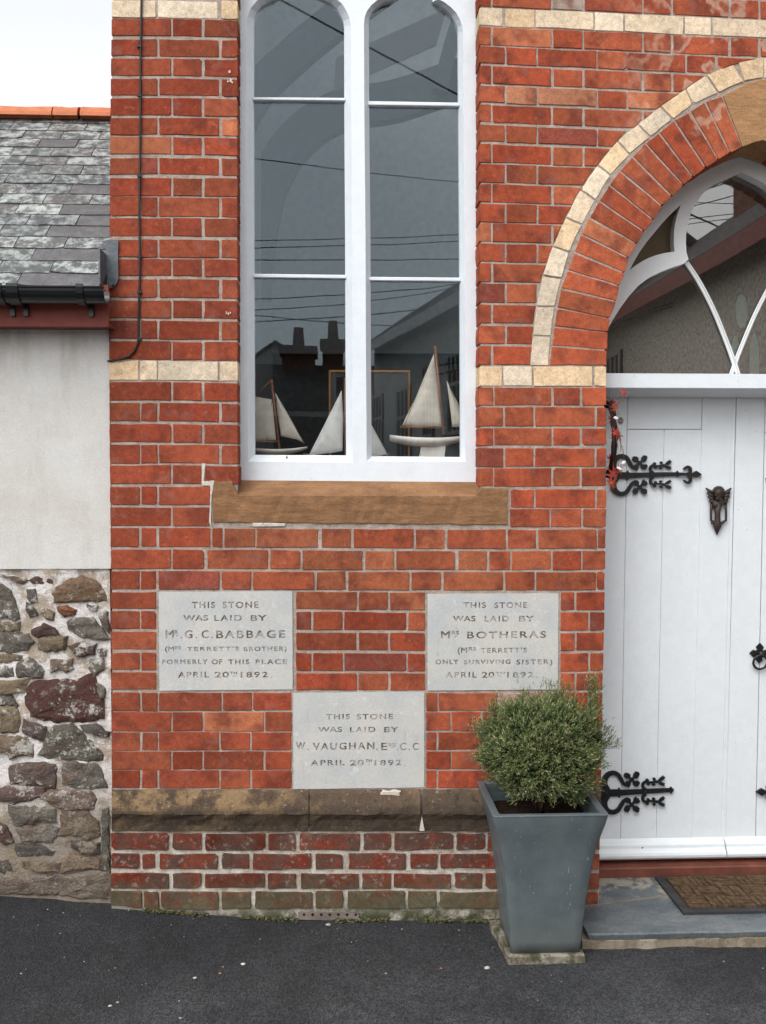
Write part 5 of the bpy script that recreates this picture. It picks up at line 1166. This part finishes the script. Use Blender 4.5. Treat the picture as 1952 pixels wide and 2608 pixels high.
def rubble(pts, tint, name='stone', view=True):
    P = [Vector(xz(at(u, v, .03))) for u, v in pts]; cen = sum(P, Vector((0, 0))) / len(P); out = []
    for i in range(len(P)):
        a, b = P[i], P[(i + 1) % len(P)]; n_ = max(1, int((b - a).length / .014))
        for k in range(n_): q_ = a.lerp(b, k / n_); out.append(q_ + Vector((U(-1, 1), U(-1, 1))) * .0042)
    mb = MB().tint(tint); s = U(.004, .009); sl = U(-.03, .03); sz = U(-.04, .04)
    rings = []
    for f_, y_ in ((1.12, .036), (1.12, .0285), (1.06, .0245), (.88, .0225 - s * .4), (.62, .0215 - s * .6), (.33, .021 - s * .6)):
        row_ = []
        for p in out:
            q = cen + (p - cen) * f_; ny = noise.fractal(Vector((q.x * 16, q.y * 24, cen.x * 9)), 1, 2, 3) * .0065 if f_ < 1.05 else 0
            row_.append((q.x, y_ + (q.x - cen.x) * sl + (q.y - cen.y) * sz + ny, q.y))
        rings.append(mb.verts(row_))
    for a, b in zip(rings, rings[1:]): mb.ring(a, b, False)
    c_ = mb.vert((cen.x, .021 - s * .6 + noise.fractal(Vector((cen.x * 16, cen.y * 24, cen.x * 9)), 1, 2, 3) * .0065, cen.y))
    for i in range(len(out)): mb.face((rings[-1][i], rings[-1][(i + 1) % len(out)], c_))
    n_area = sum(out[i].x * out[(i + 1) % len(out)].y - out[(i + 1) % len(out)].x * out[i].y for i in range(len(out)))
    if n_area < 0: mb.f = [f[::-1] for f in mb.f]
    return mb
for pts, tn in ST: k = U(.85, 1.2); rubble(pts, tuple(c * k for c in tn)).build('stone', STONE, cot)
big = MB()
for i in range(9):
    for j in range(8):
        u, v = -85 - i * 75 + U(-15, 15), 1500 + j * 105 + U(-15, 15); rx, rz = U(24, 34), U(26, 46)
        b = rubble([(u + rx * math.cos(t) * U(.8, 1.15), v + rz * math.sin(t) * U(.8, 1.15)) for t in [k * 6.283 / 8 for k in range(8)]], random.choice([GR, BR, OC, PU]))
        n0 = len(big.v); big.v += b.v; big.c += b.c; big.f += [tuple(q_ + n0 for q_ in f) for f in b.f]; big.smooth += b.smooth
big.build('rubble', STONE, cot, kind='stuff')
# roof
ey, ez = -.10, at(100, 735, -.10).z; ry_ = 1.12; rz_ = at(100, 298, ry_).z; TH = math.atan2(rz_ - ez, ry_ - ey); GA = math.hypot(rz_ - ez, ry_ - ey) / 17
def roofp(x, s, h=0): return Vector((x, ey + s * math.cos(TH) - h * math.sin(TH), ez + s * math.sin(TH) + h * math.cos(TH)))
JN = [[-330, 220], [55, 515], [-90, 350], [-230, 205, 640], [-350, 70, 485], [-120, 315, 750], [-170, 215, 605], [65, 460, 870], [-80, 310, 690], [-240, 130, 545], [-280, 70, 425, 795], [-90, 290, 665], [-170, 180, 535, 890], [-260, 80, 420, 755], [-50, 285, 620, 955], [-160, 180, 510, 835], [-320, 20, 370, 730]]
stuffr = MB()
for k, js in enumerate(JN):
    s = k * GA; D = 3.73 + ey + s * math.cos(TH); X_of = lambda zx: (zx / 3.567 - 860) / F * D
    XE = XC - .002
    ed = [X_of(j) for j in js] + [XE]; first = ed[0]
    far = []
    x = first
    while x > XL: far.append((x - .187, x)); x -= .187
    for q_, (a, b) in enumerate([(ed[i], ed[i + 1]) for i in range(len(ed) - 1)] + far):
        if b - a < .02: continue
        ghost = q_ >= len(ed) - 1
        mbs = stuffr if ghost else MB()
        light = R(); t_ = random.choice([(.07, .075, .075), (.085, .085, .08), (.06, .064, .068), (.08, .072, .072)])
        al = U(.5, 1.0)
        if (k, q_) in ((0, 1), (2, 1), (4, 2), (6, 2), (8, 2), (13, 2), (5, 2)): al = .12; t_ = (.095, .09, .095)
        mbs.tint(t_, al)
        g_ = .0018; n_ = 5; lo, lo2, lt = [], [], []
        th = .0055; hb = .010 + U(0, .003); sag = U(-.0015, .0015)
        for i in range(n_ + 1):
            x_ = lerp(a + g_, b - g_, i / n_); js_ = U(-.0028, .0028) + (U(.004, .012) if (i in (0, n_) and R() < .25) else 0)
            lo.append(roofp(x_, s + js_, hb + sag * i / n_)); lo2.append(roofp(x_, s + js_ + .002, hb - th)); lt.append(roofp(x_, s + GA * 2.1, .0035))
        A_, B_, C_ = mbs.verts(lo), mbs.verts(lo2), mbs.verts(lt)
        mbs.ring(A_, C_, close=False); mbs.ring(B_, A_, close=False)
        mbs.face((A_[0], C_[0], B_[0])); mbs.face((A_[-1], B_[-1], C_[-1]))
        if not ghost: mbs.build('slate', SLATE, cot)
stuffr.build('slate_field', SLATE, cot, kind='stuff')
mb = MB(); mb.hexa([roofp(XL, 0, -.002), roofp(XC, 0, -.002), roofp(XC, 17 * GA, -.002), roofp(XL, 17 * GA, -.002)], [roofp(XL, 0, -.03), roofp(XC, 0, -.03), roofp(XC, 17 * GA, -.03), roofp(XL, 17 * GA, -.03)]); mb.build('roof_boards', plain('felt', (.02, .02, .022), .9), cot)
rp_ = roofp(0, 17 * GA, 0); mb = MB(); mb.hexa([(XL, rp_.y + .02, rp_.z - .02), (XC, rp_.y + .02, rp_.z - .02), (XC, rp_.y + 1.25, rp_.z - 1.1), (XL, rp_.y + 1.25, rp_.z - 1.1)][::-1], [(XL, rp_.y + .02, rp_.z - .05), (XC, rp_.y + .02, rp_.z - .05), (XC, rp_.y + 1.25, rp_.z - 1.13), (XL, rp_.y + 1.25, rp_.z - 1.13)][::-1]); mb.build('rear_roof', SLATE, cot)
MB().box(XL, XC - .001, 1.9, 2.2, -.1, 2.4).build('rear_wall', RENDER, cot)
MB().hexa([(XL, .2, 0), (XL, .2, 2.3), (XL, 1.1, 3.35), (XL, 2.1, 0)], [(XL - .1, .2, 0), (XL - .1, .2, 2.3), (XL - .1, 1.1, 3.35), (XL - .1, 2.1, 0)]).build('gable_wall', RENDER, cot)
D_r = 3.73 + rp_.y; rx_ = lambda zx: (zx / 3.567 - 860) / F * D_r
rj = [XL, rx_(-680), rx_(-40), rx_(598), rx_(832), XC]
for i, (a, b) in enumerate(zip(rj, rj[1:])):
    mb = MB(); n_ = 12; prs = []
    for k in range(9):
        x = lerp(a + .003, b - (.010 if i == 3 else .003), k / 8); rise = .002 * math.sin(k) + (.004 if (k in (0,) and i > 1) else 0)
        prs.append([Vector((x, rp_.y + math.cos(t) * .095, rp_.z - .022 + math.sin(t) * (.062 + rise))) for t in [math.pi * q_ / n_ for q_ in range(n_ + 1)]] + [Vector((x, rp_.y - .08, rp_.z - .026)), Vector((x, rp_.y + .08, rp_.z - .026))][::-1])
    loft(mb, [p[::-1] for p in prs], closed=True, sm=False); mb.build('ridge_tile', RIDGE, cot)
# eaves: gutter, fascia, brackets, flashing
gyc, gzc = -.158, at(100, 737, -.158).z; gr_ = .05
mb = MB(); gx0, gx1 = XL, at(272, 740, -.158).x; prs = []
for x in (gx0, gx1):
    prs.append([Vector((x, gyc + math.cos(t) * gr_ * 1.05, gzc + math.sin(t) * gr_)) for t in [math.pi + math.pi * q_ / 12 for q_ in range(13)]] + [Vector((x, gyc + math.cos(t) * (gr_ - .004), gzc + math.sin(t) * (gr_ - .004))) for t in [2 * math.pi - math.pi * q_ / 12 for q_ in range(13)]])
loft(mb, prs, closed=True, sm=False)
mb.tube([(gx0, gyc - gr_, gzc), (gx1, gyc - gr_, gzc)], .005, 6); mb.build('gutter', GUTTER, cot)
for zx in (70, 190, 780):
    x = (zx / 3.567 - 860) / F * (3.73 - .2); w_ = .012 if zx != 190 else .02
    mb = MB()
    for t0 in range(8):
        a0, a1 = math.pi + math.pi * t0 / 8, math.pi + math.pi * (t0 + 1) / 8; r1 = gr_ + .006
        P = lambda t, r: (gyc + math.cos(t) * r * 1.05, gzc + math.sin(t) * r)
        (y0_, z0_), (y1_, z1_), (y2_, z2_), (y3_, z3_) = P(a0, r1), P(a1, r1), P(a1, gr_ - .001), P(a0, gr_ - .001)
        mb.hexa([(x - w_, y0_, z0_), (x + w_, y0_, z0_), (x + w_, y1_, z1_), (x - w_, y1_, z1_)], [(x - w_, y3_, z3_), (x + w_, y3_, z3_), (x + w_, y2_, z2_), (x - w_, y2_, z2_)])
    mb.box(x - w_, x + w_, gyc - gr_ - .006, gyc - gr_ + .004, gzc - .004, gzc + .011)
    mb.box(x + .006, x + .022, -.105, -.092, gzc - .085, gzc - .01); mb.build('gutter_bracket', GUTTER, cot)
fz0, fz1 = at(100, 831, -.09).z, at(100, 760, -.09).z + .05
MB().box(XL, at(277, 800, -.09).x, -.092, -.07, fz0, fz1).build('fascia', FASCIA, cot)
MB().box(XL, at(277, 800, -.09).x, -.071, .05, fz0 + .004, fz0 + .016).build('soffit', FASCIA, cot)
fl = MB(); q = [at(269, 736, -.109), at(295, 716, -.02), at(303, 700, -.012), at(302, 640, -.010), at(299, 611, -.008), at(271, 610, -.02)]
q = [at(268, 734, -.0105), at(288, 733, -.0105), at(298, 722, -.0105), at(302.5, 706, -.0105), at(301, 660, -.0105), at(302, 612, -.0105), at(271, 611, -.0105)]
fl.plate([(p.x, p.z) for p in q], [], -.0125, -.004); fl.box(at(268, 730, -.012).x, at(272, 730, -.012).x, -.11, -.0126, at(270, 731, -.06).z + .0, at(270, 640, -.06).z); fl.build('lead_flashing', LEAD, cot)
fl = MB(); fl.hexa([at(262, 738, -.11), at(292, 722, -.014), at(286, 728, -.014), at(262, 741, -.115)][::-1], [p + Vector((0, .004, .002)) for p in (at(262, 738, -.11), at(292, 722, -.014), at(286, 728, -.014), at(262, 741, -.115))][::-1]); fl.build('flashing_lip', LEAD, cot)

# ================================================================== STREET BEHIND THE CAMERA (seen in the glass)
def mir(p): return Vector((p.x, 2 * GY - p.y, p.z))
def vp(u, v, Y): return mir(at(u, v, Y))
HW = plain('house_white', (.70, .69, .65), .9, .2, var=.12, vs_=3); HG = plain('pebbledash', (.74, .70, .62), .95, .1, var=.4, vs_=28, bump=.02, bs=60); ROOFD = plain('far_slate', (.055, .052, .055), .8, .3, var=.4, vs_=6)
WINF = plain('far_window_frame', (.6, .6, .58), .5); WPANE = plain('far_window_pane', (.02, .022, .025), .1, .6); BRR = plain('far_brick', (.19, .085, .06), .9, .2, var=.3, vs_=10); BARGE = plain('white_barge', (.7, .7, .68), .5)
def house(name, P0, P1, depth, zb, ze, zr, ridge_set, walls, label, cat='house', roofm=ROOFD, fascia=BARGE, windows=(), chim=()):
    "terrace from plan point P0 (near) to P1 (far); depth is measured to the right-hand side of P0->P1"
    P0, P1 = Vector(P0), Vector(P1); d = (P1 - P0).normalized(); nn = Vector((d.y, -d.x)) * (1 if depth > 0 else -1); dep = abs(depth)
    t = empty(name, ((P0.x + P1.x) / 2, (P0.y + P1.y) / 2, zb), label=label, cat=cat)
    def Q(s, n_, z): p = P0 + d * s + nn * n_; return Vector((p.x, p.y, z))
    L_ = (P1 - P0).length; mb = MB()
    b = [Q(0, 0, zb), Q(L_, 0, zb), Q(L_, dep, zb), Q(0, dep, zb)]; tt = [Q(0, 0, ze), Q(L_, 0, ze), Q(L_, dep, ze), Q(0, dep, ze)]; rd = [Q(0, ridge_set, zr), Q(L_, ridge_set, zr)]
    B = mb.verts(b); T_ = mb.verts(tt); R_ = mb.verts(rd)
    mb.face((B[0], B[1], T_[1], T_[0])); mb.face((B[2], B[3], T_[3], T_[2])); mb.face((B[1], B[2], T_[2], R_[1], T_[1])); mb.face((B[3], B[0], T_[0], R_[0], T_[3])); mb.build('wall', walls, t)
    o = .22; mb = MB(); th = .07
    for a_, b_ in (((-o, ze - .12), (ridge_set, zr)), ((dep + o, ze - .12), (ridge_set, zr))):
        q_ = [Q(-.1, a_[0], a_[1]), Q(L_ + .1, a_[0], a_[1]), Q(L_ + .1, b_[0], b_[1] + .03), Q(-.1, b_[0], b_[1] + .03)]; mb.hexa([p + Vector((0, 0, th)) for p in q_], q_)
    mb.build('roof', roofm, t)
    mb = MB(); q_ = [Q(-.1, -o - .02, ze - .22), Q(L_ + .1, -o - .02, ze - .22), Q(L_ + .1, -o - .02, ze - .07), Q(-.1, -o - .02, ze - .07)]; mb.hexa(q_, [p + Vector((nn.x, nn.y, 0)) * .02 for p in q_]); mb.build('fascia', fascia, t)
    for s0, s1, z0_, z1_ in windows:
        w_ = MB(); q_ = [Q(s0, -.03, z0_), Q(s1, -.03, z0_), Q(s1, -.03, z1_), Q(s0, -.03, z1_)]; w_.hexa(q_, [p + Vector((nn.x, nn.y, 0)) * .05 for p in q_]); wo_ = w_.build('window', WPANE, t)
        for f0, f1, g0, g1 in ((0, 1, 0, .05), (0, 1, .95, 1), (0, .06, .05, .95), (.94, 1, .05, .95), (.31, .35, .05, .95), (.64, .68, .05, .95), (.06, .94, .6, .64)):
            q_ = [Q(lerp(s0, s1, f0), -.045, lerp(z0_, z1_, g0)), Q(lerp(s0, s1, f1), -.045, lerp(z0_, z1_, g0)), Q(lerp(s0, s1, f1), -.045, lerp(z0_, z1_, g1)), Q(lerp(s0, s1, f0), -.045, lerp(z0_, z1_, g1))]
            MB().hexa(q_, [p + Vector((nn.x, nn.y, 0)) * .03 for p in q_]).build('frame', WINF, wo_)
        q_ = [Q(s0 - .08, -.09, z0_ - .1), Q(s1 + .08, -.09, z0_ - .1), Q(s1 + .08, -.09, z0_), Q(s0 - .08, -.09, z0_)]; MB().hexa(q_, [p + Vector((nn.x, nn.y, 0)) * .09 for p in q_]).build('sill', BRR, wo_)
    for s0, wd, z1_, pots in chim:
        c_ = Q(s0, ridge_set, 0); mb = MB(); mb.box(c_.x - wd, c_.x + wd, c_.y - wd, c_.y + wd, zr - .4, z1_); mb.box(c_.x - wd - .05, c_.x + wd + .05, c_.y - wd - .05, c_.y + wd + .05, z1_ - .15, z1_ - .001 + .03); ch_ = mb.build('chimney', BRR, t)
        for k in range(pots): px_ = c_.x + (k - (pots - 1) / 2) * .3; MB().tube([(px_, c_.y, z1_ + .03), (px_, c_.y, z1_ + .4)], [.11, .09], 8).build('chimney_pot', BRR, ch_)
    return t, Q
n0, f0 = vp(1185, 762, 7.4), vp(955, 866, 12.5)
house('terrace_house', (n0.x + .22, n0.y), (f0.x, f0.y), -3.6, 0, 3.86, 5.0, 1.7, HW, 'white rendered terrace with dark roof mirrored in the right light of the tall window', windows=((.7, 1.25, 2.2, 3.2), (1.9, 2.35, 2.2, 3.2), (3.0, 3.7, 1.8, 3.0), (4.6, 5.2, 2.0, 3.0)), chim=((.9, .3, 5.6, 1),))
p0, p1 = vp(1952, 551, 2.7), vp(1560, 820, 8.2)
house('pebbledash_house', (3.18, p0.y), (3.18, -7.9), -3.4, 0, 3.55, 4.5, 1.25, HG, 'grey pebbledashed house with red eaves board mirrored in the fanlight', fascia=FASCIA, windows=((4.35, 4.95, 2.25, 3.1),), chim=((3.1, .38, 5.0, 2),))
tl_ = vp(0, 900, 16)
house('far_cottage', (-4.2, -13.2), (.9, -13.7), 3.4, 0, 2.9, 3.75, 1.7, HG, 'low dark roofed cottage with brick chimney mirrored in the left light of the tall window', windows=((.6, 1.3, 1.0, 2.0),), chim=((3.65, .3, 4.15, 1), (4.3, .2, 4.3, 1)))
house('gabled_house', (-2.4, -20), (-2.2, -24), -1.9, 0, 4.2, 4.85, .95, HW, 'small white gable end rising behind the low cottage roofs', chim=())
house('slate_outhouse', (-.95, -9.6), (.35, -9.9), 2.6, 0, 1.75, 2.5, 1.3, plain('outhouse_wall', (.07, .065, .06), .9, var=.3), 'dark walled outhouse with low slate roof behind the iron railings', cat='outhouse')
rl = empty('iron_railings', (0, -5.9, 0), label='iron railings with ball finials mirrored low in the tall window', cat='railings')
for k in range(15):
    x = -1.5 + k * .21
    MB().tube([(x, -5.9, 0), (x, -5.9, 1.02)], .009, 6).build('railing_post', IRON, rl); MB().blob((x, -5.9, 1.05), .028, nu=8, nv=6).build('finial', plain('finial_paint', (.12, .13, .14), .3), rl) if k == 0 else None
    if k:
        f_ = [o for o in rl.children if o.name.startswith('finial')][0].copy(); col.objects.link(f_); f_.parent = rl; f_.location.x += .21 * k
MB().box(-1.55, 1.5, -5.91, -5.89, .86, .885).build('rail', IRON, rl); MB().box(-1.55, 1.5, -5.91, -5.89, .12, .145).build('rail', IRON, rl)
# parked van
vn = empty('parked_van', (.95, -8.0, 0), label='pale grey van parked beyond the railings, mirrored in the right light', cat='van')
VP_ = plain('van_paint', (.33, .37, .40), .3, .5, var=.03); mb = MB()
sec = [(-.85, .35), (-.88, .9), (-.84, 1.15), (-.72, 1.72), (-.6, 1.8), (.6, 1.8), (.72, 1.72), (.84, 1.15), (.88, .9), (.85, .35)]
prs = []
for y_, s_, h_ in ((-10.6, .9, .55), (-10.45, .97, .62), (-9.7, 1, .66), (-9.1, 1, .99), (-7.2, 1, 1), (-7.0, .97, .98)):
    prs.append([Vector((.95 + x * s_, y_, .35 + (z - .35) * (h_ if z > 1 else 1))) for x, z in sec])
loft(mb, prs, closed=True); mb.build('body', VP_, vn)
for s_ in (-1, 1):
    for y_ in (-7.8, -9.8):
        w_ = MB(); w_.tube([(.95 + s_ * .72, y_, .33), (.95 + s_ * .9, y_, .33)], .33, 18, sm=False); wh = w_.build('wheel', RUBBER, vn); MB().tube([(.95 + s_ * .89, y_, .33), (.95 + s_ * .91, y_, .33)], .19, 12, sm=False).build('rim', LEAD, wh)
MB().box(.95 - .6, .95 + .6, -7.02, -6.985, 1.1, 1.6).build('rear_window', WPANE, vn); MB().box(.95 - .8, .95 + .8, -7.02, -6.94, .42, .58).build('bumper', GUTTER, vn)
for s_ in (-1, 1): MB().box(.95 + s_ * .76 - .06, .95 + s_ * .76 + .06, -7.03, -6.97, .75, 1.02).build('tail_light', FASCIA, vn)
hl_ = MB(); n_ = 72; ra = []; rb2 = []; rc2 = []
for k in range(n_):
    a = 2 * math.pi * k / n_; h = 9 + 5 * noise.noise(Vector((math.cos(a) * 2, math.sin(a) * 2, 4)))
    ra.append((math.cos(a) * 110, math.sin(a) * 110, -.5)); rb2.append((math.cos(a) * 150, math.sin(a) * 150, h * .8)); rc2.append((math.cos(a) * 230, math.sin(a) * 230, h))
ra, rb2, rc2 = hl_.verts(ra), hl_.verts(rb2), hl_.verts(rc2); hl_.ring(rb2, ra, True); hl_.ring(rc2, rb2, True)
hl_.build('hills', plain('hill_grass', (.06, .085, .04), .95, .1, var=.4, vs_=.15), kind='structure', label='low green hills round the village')
# street wires
WL_ = ['highest diagonal wire slanting down across both upper panes', 'sagging wire across the middle panes of the tall window', 'topmost of the three close wires mirrored above the lower glazing bar', 'middle of the three close wires mirrored above the lower glazing bar', 'lowest of the three close wires mirrored above the lower glazing bar', 'wire rising gently to the right just below the lower glazing bar of the left light', 'wire falling to the right across the crossing pair above the chimney', 'wire rising to the right across the crossing pair above the chimney', 'upper of two black wires across the pebbledashed gable in the fanlight', 'lower of two black wires across the pebbledashed gable in the fanlight', 'upper faint wire across the sky patch in the fanlight', 'lower faint wire across the sky patch in the fanlight', 'short wire reaching the terrace chimney in the right light']
wires = [((560, 0 - 90), (1250, 280), 9), ((600, 395), (1260, 470), 10), ((600, 612), (1250, 590), 10), ((600, 632), (1250, 606), 10), ((600, 660), (1250, 655), 10), ((600, 760), (1000, 740), 10), ((600, 795), (1000, 828), 11), ((600, 820), (1200, 775), 9), ((1690, 775), (2100, 600), 5.4), ((1690, 782), (2100, 628), 5.4), ((1700, 500), (2000, 405), 8), ((1700, 530), (2000, 450), 8), ((900, 770), (1190, 725), 12)]
for k, (a, b, Y) in enumerate(wires):
    A, B = vp(*a, Y), vp(*b, Y + .6); d = (B - A); A2, B2 = A - d * 1.2, B + d * 1.2; n_ = 20
    wl_ = MB().tube([A2.lerp(B2, i / n_) + Vector((0, 0, -.0 + .25 * ((2 * i / n_ - 1) ** 2) - .03)) for i in range(n_ + 1)], .007 if k else .013, 5); o = wl_.build('overhead_wire', RUBBERC)
    tag(o, WL_[k], 'wire', 'overhead wires above the street')

# ================================================================== SMALL LITTER ON THE ROAD
mb = MB(); GRIT = tinted('grit', .8, .3, .2, 100, 0)
for _ in range(380):
    x, y = U(-1.9, 2.0), U(-1.05, -.02) if R() < .6 else U(-.25, 0)
    if x > .56 and y > -.36: continue
    s = U(.0009, .0028); k = U(.15, .5); mb.tint(random.choice([(k, k * .92, k * .8), (.05, .05, .05), (k * .5, k * .45, k * .35)])); mb.blob((x, y, ground_z(x, y) + s * .5), s, (U(.8, 1.6), U(.8, 1.4), .7), 5, 3)
for u, v, s, c in ((620, 2457, .0065, (.5, .47, .42)), (497, 2492, .005, (.45, .43, .4)), (561, 2480, .004, (.35, .2, .12)), (294, 2466, .0025, (.6, .22, .05)), (281, 2563, .0045, (.55, .53, .5)), (1241, 2467, .008, (.45, .42, .38)), (1124, 2467, .0035, (.5, .2, .06)), (837, 2357, .008, (.30, .29, .27)), (300, 2554, .004, (.3, .3, .27)), (460, 2594, .004, (.3, .3, .3)), (984, 2480, .003, (.4, .4, .4)), (1197, 2467, .004, (.06, .06, .07))):
    p = atz(u, v, ground_z(atz(u, v, 0).x, -.3)); mb.tint(c); mb.blob(p + Vector((0, 0, s * .4)), s, (1.4, 1, .6), 7, 5, .15)
mb.build('grit', GRIT, kind='stuff', label='loose grit and small pale stones scattered on the tarmac')
# moss and crumbs along the foot of the chapel wall
mb = MB(); MOSS = tinted('moss', .95, .1, .3, 100, .003)
for _ in range(1500):
    x = lerp(at(330, 2330).x, at(1290, 2340).x, R() ** .9); y = -.018 - abs(random.gauss(0, .007)); z = ground_z(x, y); s = U(.002, .0055)
    if noise.noise(Vector((x * 6, 0, 0))) < -.12: continue
    mb.tint(random.choice([(.06, .065, .02), (.04, .045, .018), (.12, .10, .05), (.10, .09, .07)])); mb.blob((x, y, z + U(0, .012)), s, (1.3, .8, .8), 6, 4, .2)
mb.build('moss', MOSS, kind='stuff', label='green moss along the foot of the brick plinth')
print('bricks', len(bricks), 'red in view', len(red), 'objects', len(bpy.data.objects))
